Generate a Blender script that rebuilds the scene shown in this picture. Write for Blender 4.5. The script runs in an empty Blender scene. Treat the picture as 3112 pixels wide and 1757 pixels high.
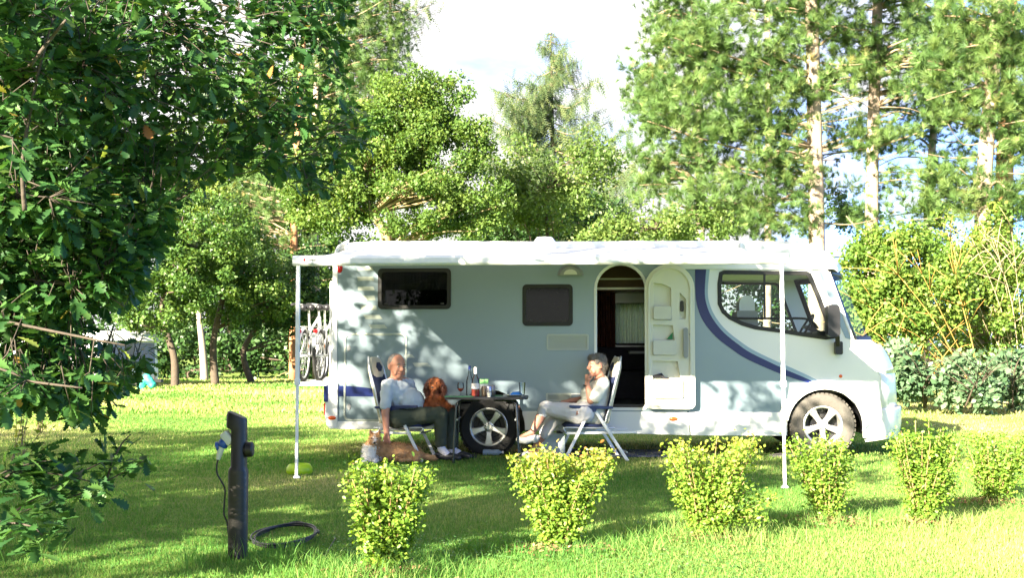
import bpy, bmesh, math, random
import numpy as np
from mathutils import Vector, Matrix, Euler, geometry
random.seed(7); RNG = np.random.default_rng(7)
sc = bpy.context.scene
COL = sc.collection
R = math.radians

# ------------------------------------------------------------------ camera model (photograph pixels, 3112 x 1757)
CX, CY, F, H = 1556.0, 878.5, 3495.0, 1.28
PITCH = math.atan((1054.7-CY)/F)
cp, sp = math.cos(PITCH), math.sin(PITCH)
def ray(u, v):
    a = (u-CX)/F; b = (CY-v)/F
    return a, cp-sp*b, sp+cp*b
def W(u, v, Y):
    a, y, z = ray(u, v); t = Y/y
    return Vector((t*a, Y, H+t*z))
def G(u, v, z=0.0):
    a, y, dz = ray(u, v); t = (z-H)/dz
    return Vector((t*a, t*y, z))
# motorhome frame: s along its length, d into it, h up
VO = Vector((-2.20, 13.72, 0)); PSI = R(3.6)
cs, sn = math.cos(PSI), math.sin(PSI)
def VL(u, v, d=0.0):
    a, y, z = ray(u, v)
    t = (d+VO.x*sn+VO.y*cs)/(a*sn+y*cs)
    return ((t*a-VO.x)*cs-(t*y-VO.y)*sn, H+t*z)
def crop(c, x, y): return c[0]+x/c[2], c[1]+y/c[2]
cA = (860, 700, 2.02); cB = (1540, 780, 2.852); cC = (2080, 780, 2.4227); cD = (1750, 720, 2.077)
cE = (1300, 1100, 4.847); cM = (1100, 1040, 3.827); cW = (1700, 1040, 4.0375); cN = (640, 1220, 2.908)
cK = (860, 880, 4.545); cV = (1500, 1000, 3.462)
def vl(c, x, y, d=0.0): return VL(*crop(c, x, y), d)

# ------------------------------------------------------------------ materials
def newmat(name):
    m = bpy.data.materials.new(name); m.use_nodes = True
    nt = m.node_tree; nt.nodes.clear()
    o = nt.nodes.new('ShaderNodeOutputMaterial')
    return m, nt, o
def N(nt, t, **kw):
    n = nt.nodes.new(t)
    for k, v in kw.items():
        if k in n.inputs: n.inputs[k].default_value = v
        else: setattr(n, k, v)
    return n
def c4(c): return (c[0], c[1], c[2], 1)
def pm(name, col, rough=.5, metal=0, var=.12, scale=12, bump=0.0, bscale=60, spec=.5, coat=0, trans=0):
    m, nt, o = newmat(name)
    b = N(nt, 'ShaderNodeBsdfPrincipled', Roughness=rough, Metallic=metal)
    b.inputs['Specular IOR Level'].default_value = spec
    b.inputs['Coat Weight'].default_value = coat
    tc = N(nt, 'ShaderNodeTexCoord')
    nz = N(nt, 'ShaderNodeTexNoise', Scale=scale, Detail=5)
    nt.links.new(tc.outputs['Object'], nz.inputs['Vector'])
    mx = N(nt, 'ShaderNodeMix', data_type='RGBA')
    mx.inputs[6].default_value = c4([max(0, c*(1-var)) for c in col]); mx.inputs[7].default_value = c4([min(1, c*(1+var)) for c in col])
    nt.links.new(nz.outputs['Fac'], mx.inputs[0]); nt.links.new(mx.outputs[2], b.inputs['Base Color'])
    if bump:
        n2 = N(nt, 'ShaderNodeTexNoise', Scale=bscale, Detail=4)
        nt.links.new(tc.outputs['Object'], n2.inputs['Vector'])
        bp = N(nt, 'ShaderNodeBump', Strength=bump, Distance=.01)
        nt.links.new(n2.outputs['Fac'], bp.inputs['Height']); nt.links.new(bp.outputs['Normal'], b.inputs['Normal'])
    if trans:
        tr = N(nt, 'ShaderNodeBsdfTranslucent'); nt.links.new(mx.outputs[2], tr.inputs['Color'])
        ms = N(nt, 'ShaderNodeMixShader', Fac=trans)
        nt.links.new(b.outputs[0], ms.inputs[1]); nt.links.new(tr.outputs[0], ms.inputs[2]); nt.links.new(ms.outputs[0], o.inputs[0])
    else: nt.links.new(b.outputs[0], o.inputs[0])
    return m
def leafmat(name, cols, rough=.5, trans=.35, spec=.35):
    """cols: list of (position, colour) along the per-leaf random tint"""
    m, nt, o = newmat(name)
    at = N(nt, 'ShaderNodeAttribute', attribute_name='tint')
    cr = N(nt, 'ShaderNodeValToRGB'); e = cr.color_ramp.elements
    while len(e) < len(cols): e.new(.5)
    for q, (p, c) in zip(e, cols): q.position = p; q.color = c4(c)
    nt.links.new(at.outputs['Fac'], cr.inputs[0])
    b = N(nt, 'ShaderNodeBsdfPrincipled', Roughness=rough); b.inputs['Specular IOR Level'].default_value = spec
    nt.links.new(cr.outputs[0], b.inputs['Base Color'])
    hs = N(nt, 'ShaderNodeHueSaturation', Hue=.485, Saturation=1.15, Value=1.5); nt.links.new(cr.outputs[0], hs.inputs['Color'])
    tr = N(nt, 'ShaderNodeBsdfTranslucent'); nt.links.new(hs.outputs[0], tr.inputs['Color'])
    ms = N(nt, 'ShaderNodeMixShader', Fac=trans)
    nt.links.new(b.outputs[0], ms.inputs[1]); nt.links.new(tr.outputs[0], ms.inputs[2]); nt.links.new(ms.outputs[0], o.inputs[0])
    return m
def glassmat(name, tint, refl=1.45, const=None):
    m, nt, o = newmat(name)
    t = N(nt, 'ShaderNodeBsdfTransparent', Color=c4(tint)); g = N(nt, 'ShaderNodeBsdfGlossy', Roughness=.02)
    f = N(nt, 'ShaderNodeFresnel', IOR=refl); ms = N(nt, 'ShaderNodeMixShader')
    ms.inputs[0].default_value = const or 0
    if const is None: nt.links.new(f.outputs[0], ms.inputs[0])
    nt.links.new(t.outputs[0], ms.inputs[1]); nt.links.new(g.outputs[0], ms.inputs[2])
    nt.links.new(ms.outputs[0], o.inputs[0]); return m

M = {}
M['white'] = pm('white_gelcoat', (.80, .81, .82), .28, var=.03, scale=2, coat=.4)
M['silver'] = pm('silver_wall', (.235, .305, .36), .36, .5, var=.05, scale=1.5, spec=.5)
M['pale_silver'] = pm('pale_decal', (.46, .50, .44), .35, var=.03)
M['navy'] = pm('navy_decal', (.006, .019, .14), .3, var=.05)
M['ltblue'] = pm('light_blue_decal', (.30, .42, .55), .3, var=.05)
M['cream'] = pm('cream_plastic', (.74, .73, .64), .4, var=.04, scale=4)
M['creamd'] = pm('cream_tray', (.66, .66, .60), .45, var=.05)
M['rubber'] = pm('black_rubber', (.009, .009, .010), .5, var=.2, bump=.15)
M['tyre'] = pm('dusty_tyre', (.085, .078, .07), .85, var=.25, scale=18, bump=.5, bscale=45)
M['tyred'] = pm('black_tyre', (.011, .011, .011), .8, var=.25, scale=18, bump=.5, bscale=45)
M['alloy'] = pm('alloy', (.62, .62, .60), .32, .7, var=.08, scale=20)
M['steel'] = pm('brushed_tube', (.62, .64, .66), .3, .75, var=.06)
M['alu'] = pm('white_aluminium', (.78, .79, .80), .35, .1, var=.04)
M['blackpl'] = pm('black_plastic', (.013, .013, .016), .4, var=.15)
M['greypl'] = pm('grey_plastic', (.30, .31, .32), .5, var=.08)
M['pane'] = pm('tinted_pane', (.006, .007, .007), .12, var=.3, scale=5, spec=.25)
M['tint'] = glassmat('tinted_glass', (.20, .22, .21), 1.35)
M['curtain'] = pm('lace_curtain', (.55, .60, .56), .8, var=.25, scale=40, trans=.5)
M['drape'] = pm('brown_drape', (.12, .035, .022), .85, var=.6, scale=14)
M['wood'] = pm('dark_wood', (.14, .055, .03), .4, var=.4, scale=6)
M['darkin'] = pm('dark_upholstery', (.03, .03, .045), .8, var=.3)
M['brownfl'] = pm('brown_carpet', (.06, .035, .025), .9, var=.3, bump=.3)
M['orange'] = pm('orange_lens', (.75, .12, .02), .25, var=.08)
M['red'] = pm('red_lens', (.55, .015, .02), .25, var=.1)
M['glass'] = glassmat('clear_glass', (.90, .94, .92))
M['winglass'] = glassmat('window_glass', (.90, .94, .93), 1.28)
M['screen'] = glassmat('windscreen_glass', (.93, .96, .95), const=.05)
M['lamp'] = pm('headlight_lens', (.55, .58, .62), .12, .3, var=.15, scale=25, coat=.6)
M['fabric'] = pm('awning_fabric', (.72, .73, .74), .7, var=.04, scale=8, trans=.12)

# ------------------------------------------------------------------ mesh helpers
class MB:
    def __init__(s): s.v = []; s.f = []; s.m = []
    def add(s, vs, fs, m=0):
        o = len(s.v); s.v += [tuple(p) for p in vs]
        for f in fs: s.f.append(tuple(i+o for i in f)); s.m.append(m)
        return s
    def box(s, x0, x1, y0, y1, z0, z1, m=0):
        v = [(x, y, z) for x in (x0, x1) for y in (y0, y1) for z in (z0, z1)]
        return s.add(v, [(0,1,3,2),(4,6,7,5),(0,4,5,1),(2,3,7,6),(0,2,6,4),(1,5,7,3)], m)
    def bar(s, p, q, w, h, m=0, up=(0,0,1)):
        p, q = Vector(p), Vector(q); d = (q-p).normalized(); u = Vector(up)
        if abs(d.dot(u)) > .98: u = Vector((0,1,0))
        a = d.cross(u).normalized(); b = a.cross(d)
        v = [e+a*(i*w/2)+b*(j*h/2) for e in (p, q) for i, j in ((-1,-1),(1,-1),(1,1),(-1,1))]
        return s.add(v, [(0,1,2,3),(7,6,5,4),(0,4,5,1),(1,5,6,2),(2,6,7,3),(3,7,4,0)], m)
    def tube(s, pts, rad, n=8, m=0, closed=False, sq=1.0):
        pts = [Vector(p) for p in pts]; k = len(pts)
        if not hasattr(rad, '__len__'): rad = [rad]*k
        vs = []; fs = []; ref = None
        for i, p in enumerate(pts):
            a = pts[(i-1) % k] if (closed or i) else p; b = pts[(i+1) % k] if (closed or i < k-1) else p
            d = (b-a); d = d.normalized() if d.length > 1e-9 else Vector((0,0,1))
            if ref is None: ref = Vector((0,0,1)) if abs(d.z) < .9 else Vector((1,0,0))
            x = ref - d*ref.dot(d); x = x.normalized() if x.length > 1e-6 else d.orthogonal().normalized()
            ref = x; y = d.cross(x)
            for j in range(n):
                t = 2*math.pi*j/n
                vs.append(p+(x*math.cos(t)+y*math.sin(t)*sq)*rad[i])
        for i in range(k if closed else k-1):
            for j in range(n):
                a = i*n+j; b = i*n+(j+1) % n; c = ((i+1) % k)*n
                fs.append((a, b, c+(j+1) % n, c+j))
        if not closed: fs += [tuple(range(n-1, -1, -1)), tuple(range((k-1)*n, k*n))]
        return s.add(vs, fs, m)
    def lathe(s, prof, c=(0,0,0), axis='z', n=24, m=0, a0=0, a1=2*math.pi, sx=1, sy=1):
        """prof: (radius, height)"""
        full = abs(a1-a0-2*math.pi) < 1e-6; k = n if full else n+1; vs = []; fs = []
        for r, h in prof:
            for j in range(k):
                t = a0+(a1-a0)*j/n; x, y = r*math.cos(t)*sx, r*math.sin(t)*sy
                vs.append({'z': (c[0]+x, c[1]+y, c[2]+h), 'y': (c[0]+x, c[1]+h, c[2]+y), 'x': (c[0]+h, c[1]+x, c[2]+y)}[axis])
        for i in range(len(prof)-1):
            for j in range(n):
                b = (j+1) % k
                fs.append((i*k+j, i*k+b, (i+1)*k+b, (i+1)*k+j))
        return s.add(vs, fs, m)
    def plate(s, outer, y0, y1, holes=(), m=0, ax='xz'):
        """2-D outline (with holes) in the x-z plane, thick from y0 to y1"""
        loops = [outer]+list(holes); flat = [p for l in loops for p in l]
        tri = geometry.tessellate_polygon([[Vector((p[0], p[1], 0)) for p in l] for l in loops])
        n = len(flat)
        f = (lambda p, y: (p[0], y, p[1])) if ax == 'xz' else ((lambda p, y: (p[0], p[1], y)) if ax == 'xy' else (lambda p, y: (y, p[0], p[1])))
        vs = [f(p, y0) for p in flat]+[f(p, y1) for p in flat]
        fs = [tuple(t) for t in tri]+[tuple(i+n for i in reversed(t)) for t in tri]
        o = 0
        for l in loops:
            k = len(l)
            for i in range(k):
                a, b = o+i, o+(i+1) % k; fs.append((a, b, b+n, a+n))
            o += k
        return s.add(vs, fs, m)
    def build(s, name, mats, parent=None, smooth=None, bevel=0, recalc=True, seg=2):
        me = bpy.data.meshes.new(name); me.from_pydata(s.v, [], s.f)
        if not isinstance(mats, (list, tuple)): mats = [mats]
        for q in mats: me.materials.append(q)
        me.polygons.foreach_set('material_index', s.m)
        if recalc:
            bm = bmesh.new(); bm.from_mesh(me); bmesh.ops.recalc_face_normals(bm, faces=bm.faces); bm.to_mesh(me); bm.free()
        o = bpy.data.objects.new(name, me); COL.objects.link(o)
        if parent: o.parent = parent
        if smooth: 
            for p in me.polygons: p.use_smooth = True
            if smooth is not True: me.set_sharp_from_angle(angle=R(smooth))
        if bevel:
            b = o.modifiers.new('edge', 'BEVEL'); b.width = bevel; b.segments = seg; b.limit_method = 'ANGLE'; b.angle_limit = R(40)
        return o
def rrect(x0, z0, x1, z1, r, n=5):
    pts = []
    rs = r if hasattr(r, '__len__') else (r, r, r, r)   # bl br tr tl
    for (cx, cz, a), q in zip(((x0, z0, 180), (x1, z0, 270), (x1, z1, 0), (x0, z1, 90)), rs):
        ox = cx+(q if cx == x0 else -q); oz = cz+(q if cz == z0 else -q)
        for i in range(n+1):
            t = R(a+90*i/n); pts.append((ox+q*math.cos(t), oz+q*math.sin(t)))
    return pts
def offset_poly(pts, d):
    n = len(pts); out = []
    ar = sum(pts[i][0]*pts[(i+1) % n][1]-pts[(i+1) % n][0]*pts[i][1] for i in range(n))
    sg = 1 if ar > 0 else -1
    for i in range(n):
        a, b, c = Vector(pts[i-1]), Vector(pts[i]), Vector(pts[(i+1) % n])
        e1, e2 = (b-a), (c-b)
        if e1.length < 1e-6: e1 = e2
        if e2.length < 1e-6: e2 = e1
        e1.normalize(); e2.normalize(); t = (e1+e2)
        t = t.normalized() if t.length > 1e-6 else e1
        nn = Vector((t.y, -t.x))*sg; k = max(.5, nn.dot(Vector((e1.y, -e1.x))*sg))
        out.append(tuple(b+nn*(d/k)))
    return out
def smooth_poly(pts, it=2):
    for _ in range(it):
        q = []
        for i in range(len(pts)):
            a, b = pts[i], pts[(i+1) % len(pts)]
            q += [(a[0]*.75+b[0]*.25, a[1]*.75+b[1]*.25), (a[0]*.25+b[0]*.75, a[1]*.25+b[1]*.75)]
        pts = q
    return pts
def spline(pts, n=6):
    P = [Vector(p) for p in pts]; out = []
    for i in range(len(P)-1):
        p0, p1, p2, p3 = P[max(i-1, 0)], P[i], P[i+1], P[min(i+2, len(P)-1)]
        for j in range(n):
            t = j/n
            out.append(.5*((2*p1)+(p2-p0)*t+(2*p0-5*p1+4*p2-p3)*t*t+(3*p1-p0-3*p2+p3)*t**3))
    out.append(P[-1]); return out
def tag(o, label=None, cat=None, group=None, kind=None):
    if label: o['label'] = label
    if cat: o['category'] = cat
    if group: o['group'] = group
    if kind: o['kind'] = kind
    return o
def thing(name, loc=(0,0,0), rz=0, label=None, cat=None, group=None):
    o = bpy.data.objects.new(name, None); COL.objects.link(o); o.location = loc; o.rotation_euler = (0, 0, rz)
    o.empty_display_size = .1
    return tag(o, label, cat, group)
def copy_tree(o, parent=None):
    kids = list(o.children)
    c = o.copy(); COL.objects.link(c)
    if parent: c.parent = parent
    for k in kids: copy_tree(k, c)
    return c

def fast(name, V, Fc, mat, parent=None, tint=None, smooth=False):
    me = bpy.data.meshes.new(name); V = np.ascontiguousarray(V, np.float32); Fc = np.ascontiguousarray(Fc, np.int32)
    me.vertices.add(len(V)); me.vertices.foreach_set('co', V.ravel())
    k = Fc.shape[1]; me.loops.add(Fc.size); me.loops.foreach_set('vertex_index', Fc.ravel())
    me.polygons.add(len(Fc)); me.polygons.foreach_set('loop_start', np.arange(0, Fc.size, k, dtype=np.int32))
    if smooth: me.polygons.foreach_set('use_smooth', np.ones(len(Fc), bool))
    me.update(calc_edges=True)
    if tint is not None:
        a = me.attributes.new('tint', 'FLOAT', 'POINT'); a.data.foreach_set('value', np.ascontiguousarray(tint, np.float32))
    me.materials.append(mat)
    o = bpy.data.objects.new(name, me); COL.objects.link(o)
    if parent: o.parent = parent
    return o
def unit(a): return a/np.maximum(np.linalg.norm(a, axis=-1, keepdims=True), 1e-9)
def frames(d, n):
    x = unit(d); z = unit(n-np.sum(n*x, -1, keepdims=True)*x); y = np.cross(z, x)
    return np.stack([x, y, z], -1)          # columns
def inst(T, Fc, pos, Rm, s):
    n = len(pos); s = np.asarray(s).reshape(-1, 1, 1)
    V = np.einsum('nij,kj->nki', Rm, T)*s+pos[:, None, :]
    FF = (Fc[None]+(np.arange(n)*len(T))[:, None, None]).reshape(-1, Fc.shape[1])
    return V.reshape(-1, 3), FF
def rvec(n): return unit(RNG.normal(size=(n, 3)))

# ------------------------------------------------------------------ camera, sky, sun
cam = bpy.data.cameras.new('camera'); co = bpy.data.objects.new('camera', cam); COL.objects.link(co)
co.location = (0, 0, H); co.rotation_euler = (R(90)+PITCH, 0, 0)
cam.sensor_width = 36; cam.lens = 36*F/3112; cam.clip_end = 2000; cam.clip_start = .05
sc.camera = co
SUN_EL = R(22.5); SUN_AZ = math.atan2(.58, .815)      # light travels towards +x, +y
L = Vector((math.sin(SUN_AZ)*math.cos(SUN_EL), math.cos(SUN_AZ)*math.cos(SUN_EL), -math.sin(SUN_EL)))
sl = bpy.data.lights.new('sun', 'SUN'); sl.energy = 5.0; sl.angle = R(.53); sl.color = (1, .89, .68)
so = bpy.data.objects.new('sun', sl); COL.objects.link(so); so.rotation_euler = L.to_track_quat('-Z', 'Y').to_euler(); so.location = (-20, -28, 20)
w = bpy.data.worlds.new('World'); sc.world = w; w.use_nodes = True
nt = w.node_tree; nt.nodes.clear()
wo = nt.nodes.new('ShaderNodeOutputWorld'); sky = nt.nodes.new('ShaderNodeTexSky'); sky.sky_type = 'NISHITA'; sky.sun_disc = False
sky.sun_elevation = SUN_EL; sky.sun_rotation = math.pi+SUN_AZ; sky.air_density = .7; sky.dust_density = .0; sky.ozone_density = 2
bg1 = N(nt, 'ShaderNodeBackground', Strength=.075); tn_ = N(nt, 'ShaderNodeMix', data_type='RGBA', blend_type='MULTIPLY'); tn_.inputs[0].default_value = 1; tn_.inputs[7].default_value = (.36, .55, .92, 1); nt.links.new(sky.outputs[0], tn_.inputs[6]); nt.links.new(tn_.outputs[2], bg1.inputs[0])
bg2 = N(nt, 'ShaderNodeBackground', Color=(1, .985, .97, 1), Strength=.19)
tc = nt.nodes.new('ShaderNodeTexCoord'); mp = nt.nodes.new('ShaderNodeMapping'); mp.inputs['Scale'].default_value = (1.6, 1.6, 4.2); mp.inputs['Location'].default_value = (2.6, 1.1, .8)
nz = N(nt, 'ShaderNodeTexNoise', Scale=1.7, Detail=7, Roughness=.55)
nt.links.new(tc.outputs['Generated'], mp.inputs[0]); nt.links.new(mp.outputs[0], nz.inputs['Vector'])
sx = nt.nodes.new('ShaderNodeSeparateXYZ'); nt.links.new(tc.outputs['Generated'], sx.inputs[0])
ab = N(nt, 'ShaderNodeMath', operation='MULTIPLY_ADD'); nt.links.new(sx.outputs[0], ab.inputs[0]); ab.inputs[1].default_value = -.47
nt.links.new(nz.outputs['Fac'], ab.inputs[2])
cr = nt.nodes.new('ShaderNodeValToRGB'); cr.color_ramp.elements[0].position = .27; cr.color_ramp.elements[1].position = .44
nt.links.new(ab.outputs[0], cr.inputs[0])
ms = nt.nodes.new('ShaderNodeMixShader'); nt.links.new(cr.outputs[0], ms.inputs[0]); nt.links.new(bg1.outputs[0], ms.inputs[1]); nt.links.new(bg2.outputs[0], ms.inputs[2])
nt.links.new(ms.outputs[0], wo.inputs[0])
sc.view_settings.view_transform = 'Standard'; sc.view_settings.look = 'None'; sc.view_settings.exposure = 3.0; sc.view_settings.gamma = 1
sc.cycles.max_bounces = 7; sc.cycles.diffuse_bounces = 3; sc.cycles.glossy_bounces = 3; sc.cycles.transmission_bounces = 5; sc.cycles.transparent_max_bounces = 12
sc.cycles.use_denoising = True; sc.cycles.sample_clamp_indirect = 6
sc.cycles.caustics_reflective = False; sc.cycles.caustics_refractive = False
# ================================================================== MOTORHOME
mh = thing('motorhome', VO, -PSI, 'silver and white motorhome with a navy swoosh, its arched side door and awning open', 'motorhome')
WID = 2.2
def m_rect(c, x0, y0, x1, y1, d=0):
    a = vl(c, min(x0,x1), max(y0,y1), d); b = vl(c, max(x0,x1), min(y0,y1), d); return a[0], a[1], b[0], b[1]      # s0,h0,s1,h1
# wheels first (their centres set the arches)
wr = vl(cE, 897, 1000, .06); wr = (wr[0], wr[1]+.03); wf = vl(cC, 1020, 1245, .02)
RT = .372; RTR = .352
# --- outline points
rear_s = VL(1022, 1000)[0]; hb_r = VL(1026, 1305)[1]; hb_f = vl(cC, 700, 1322)[1]
htop = VL(1300, 747)[1]
swL = [(78,40),(80,250),(95,370),(140,480),(230,590),(330,670),(440,745),(600,820),(750,880),(905,930)]
swR = [(165,40),(150,250),(165,360),(210,460),(290,560),(400,650),(480,705),(600,765),(750,835),(880,890),(965,930)]
swR2 = [(192,40),(172,245),(186,350),(232,450),(310,545),(420,632),(500,685),(620,745),(770,812),(900,872),(1010,928)]
SL = [vl(cC, *p) for p in swL]; SR = [vl(cC, *p) for p in swR]; SR2 = [vl(cC, *p) for p in swR2]
SLs = [tuple(p) for p in spline([(p[0], p[1], 0) for p in SL], 5)]; SLs = [(p[0], p[1]) for p in SLs]
SRs = [(p[0], p[1]) for p in spline([(p[0], p[1], 0) for p in SR], 5)]
SR2s = [(p[0], p[1]) for p in spline([(p[0], p[1], 0) for p in SR2], 5)]
def arch(cx, cz, r, a0, a1, n=18, sz=1.0): return [(cx+r*math.cos(R(a0+(a1-a0)*i/n)), cz+r*sz*math.sin(R(a0+(a1-a0)*i/n))) for i in range(n+1)]
RAr = .445; RAf = .435; afx, afz = vl(cC, 1035, 1250)
hsk = VL(2050, 1252)[1]; hsk_r = VL(1100, 1282)[1]
# door hole / living window holes
d0, dh0, d1, dh1 = m_rect(cB, 782, 1312, 1198, 72)
def arched(s0, h0, s1, h1, rb, n=14):
    r = (s1-s0)/2; cx = (s0+s1)/2; top = h1-r
    return rrect(s0, h0, s1, h0+.4, (rb, rb, 0.001, 0.001), 4)[:10]+[(cx+r*math.cos(math.pi*i/n), top+r*math.sin(math.pi*i/n)) for i in range(n+1)]
door_hole = arched(d0, dh0, d1, dh1, .06)
cwin = [(262,120),(290,108),(900,115),(925,130),(985,270),(1050,440),(1110,595),(1040,605),(860,580),(710,555),(520,530),(420,500),(330,455),(280,410),(252,350),(250,200)]
CWIN = [vl(cC, *p) for p in cwin]
# silver wall: rear edge -> skirt top -> wheel arch notch -> swoosh
sil = [(rear_s, hsk_r)]
x0 = wr[0]-RAr; 
import bisect
ar = [p for p in arch(wr[0], wr[1], RAr, 180, 0, 22) if p[1] >= hsk_r-.001]
sil += [(ar[0][0], hsk_r)]+ar+[(ar[-1][0], hsk)]
sil += [(SLs[-1][0]-.25, hsk), (SLs[-1][0]-.20, SLs[-1][1])]+SLs[::-1]+[(SLs[0][0], htop), (rear_s, htop)]
MB().plate(sil, 0, .035, [door_hole]).build('side_wall', M['silver'], mh)
# white cab side
seam = vl(cC, 1447, 1000)[0]; hbump = vl(cC, 1447, 1338)[1]
arf = [p for p in arch(afx, afz, RAf, 0, 180, 24)]
hb0 = VL(2385, 1325)[1]
cab = [(SLs[-1][0]-.20, SLs[-1][1]+.002), (SLs[-1][0]-.25, hb0)]
cab = [SLs[-1], (SLs[-1][0]-.20, SLs[-1][1]), (SLs[-1][0]-.25, hsk)]
arp = [p for p in arch(afx, afz, RAf, 180, 0, 26) if p[1] > hb0]
cab += [(SLs[-1][0]-.25, hb0), (arp[0][0], hb0)]+arp+[(arp[-1][0], hb0), (arp[-1][0]+.002, hbump), (seam, hbump)]
fr = [vl(cC, *p) for p in [(1447,1000),(1440,880),(1350,760),(1245,618),(1060,120),(1040,60)]]
cab += fr+[(fr[-1][0]-.1, htop), (SLs[0][0], htop)]+SLs[:-1]
MB().plate(cab, -.001, .034, [CWIN]).build('cab_side', M['white'], mh)
# swoosh decals
MB().plate(SLs+SRs[::-1], -.005, -.002).build('navy_swoosh', M['navy'], mh)
MB().plate(SRs+SR2s[::-1], -.0045, -.0018).build('light_blue_swoosh', M['ltblue'], mh)
# far wall with the same cab window, kitchen window and arches left plain
k0, kh0, k1, kh1 = m_rect(cB, 945, 752, 1260, 420, 2.1)
far = [(rear_s, hsk_r), (seam, hsk_r)]+fr+[(fr[-1][0]-.1, htop), (rear_s, htop)]
MB().plate(far, WID-.035, WID, [CWIN, rrect(k0, kh0, k1, kh1, .05)]).build('far_wall', M['white'], mh)
# skirt (near), stands proud of the wall
sk = [(rear_s+.02, hb_r)]
al = [p for p in arch(wr[0], wr[1], RAr-.012, 180, 0, 26) if p[1] > hb_r+.012]
sk += [(al[0][0], hb_r+.005)]+al+[(al[-1][0], hb_r-.004)]
skend = SLs[-1][0]-.25
e1 = [(arp[0][0]-.03, hb0), (arp[0][0]-.03, hsk)]
split = vl(cC, 52, 1230)[0]
up = [(rear_s+.02, hsk_r), (al[0][0], hsk_r)]
# three skirt panels: rear corner, middle, front
MB().plate([(rear_s+.02, hb_r), (al[0][0]-.001, hb_r+.004)]+[p for p in al if p[0] < wr[0] and p[1] < hsk_r]+[(x, hsk_r) for x in ([p for p in al if p[0] < wr[0] and p[1] >= hsk_r][0][0], rear_s+.02)], -.022, -.001).build('skirt_panel', M['white'], mh, bevel=.008)
alr = [p for p in al if p[0] > wr[0] and p[1] < hsk]
MB().plate([(al[-1][0], hb_r-.004), (split-.02, vl(cC, 60, 1318)[1]), (split-.045, hsk)]+[(alr[0][0]-.003, hsk)]+alr, -.022, -.001).build('skirt_panel', M['white'], mh, bevel=.008)
MB().plate([(split-.013, vl(cC, 70, 1318)[1]), (arp[0][0]-.01, hb0), (arp[0][0]-.01, hsk), (split-.038, hsk)], -.022, -.001).build('skirt_panel', M['white'], mh, bevel=.008)
# flare round the front wheel
fl_o = arch(afx, afz, RAf+.10, 168, 8, 26); fl_i = arch(afx, afz, RAf-.01, 172, -8, 26)
MB().plate(fl_o+fl_i[::-1], -.03, -.001).build('wheel_flare', M['white'], mh, bevel=.012)
# wheel housings
for (cx, cz, r, nm) in ((wr[0], wr[1], RAr+.02, 'wheel_well'), (afx, afz, RAf+.015, 'wheel_well')):
    b = MB(); b.lathe([(r, .036), (r, .55), (0.01, .55)], (cx, 0, cz), 'y', 28, a0=R(-12), a1=R(192)); b.build(nm, M['blackpl'], mh)
# chassis, floor, roof
MB().box(rear_s+.1, seam-.9, .25, WID-.25, hb_r+.1, hb_r+.22).box(rear_s+.3, seam-1.0, .05, WID-.05, hb_r+.24, hb_r+.30).build('chassis', M['blackpl'], mh)
hfl = dh0-.03
MB().box(wr[0]+.5, seam-.95, .037, WID-.037, hfl-.06, hfl).build('floor', M['brownfl'], mh)
rt = [VL(1022, 775), VL(1026, 765), VL(1036, 752), VL(1056, 738), VL(1150, 733), VL(2247, 735), (VL(2247, 735)[0], htop-.02), (rear_s, htop-.02)]
MB().plate(rt, -.01, WID+.01).build('roof', M['white'], mh, bevel=.03)
MB().box(rear_s-.03, rear_s+.005, .03, WID-.03, hb_r+.3, VL(1022, 770)[1]).build('rear_wall', M['white'], mh)
MB().plate(rrect(rear_s-.045, VL(1018, 1160)[1], rear_s+.012, VL(1018, 778)[1], .01), -.012, .05).build('corner_moulding', M['white'], mh, bevel=.01)
# roof rail hoop at the rear corner and roof vents
hoop = [VL(1022, 770, .0), VL(1030, 752, .0), VL(1045, 741, .0), VL(1060, 735, .0)]
MB().tube([(p[0], -.03, p[1]) for p in spline([(p[0], p[1], 0) for p in hoop], 4) for p in [(p[0], p[1])]], .018, 8).build('roof_rail', M['alu'], mh, smooth=True)
rv = VL(1655, 729, .9)
MB().lathe([(0, .06), (.1, .05), (.14, .0), (.15, -.08)], (rv[0], .9, rv[1]-.02), 'z', 20).build('roof_vent', M['white'], mh, smooth=40)
# ---- cab roof cap
capp = [(600,222),(1660,222),(1690,216),(1686,190),(1665,160),(1640,138),(1592,105),(1540,76),(1495,58),(1450,46),(1400,40),(1250,37),(1034,36),(1022,60),(600,60)]
CP = [vl(cD, *p, d=.5) for p in capp]
b = MB(); ns = 13
for i in range(ns):
    t = -1+2*i/(ns-1); d = (t+1)/2*(WID+.06)-.03
    for j, (s_, h_) in enumerate(CP):
        k = max(0, s_-CP[-3][0])
        b.v.append((s_-.22*abs(t)**3*(k/1.5), d, h_-(.05*abs(t)**8 if 1 < j < 13 else 0)))
kk = len(CP)
for i in range(ns-1):
    for j in range(kk): b.f.append((i*kk+j, i*kk+(j+1) % kk, (i+1)*kk+(j+1) % kk, (i+1)*kk+j)); b.m.append(0)
b.f += [tuple(range(kk)), tuple(range((ns-1)*kk, ns*kk))]; b.m += [0, 0]
b.build('cab_roof', M['white'], mh, smooth=35)
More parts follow.
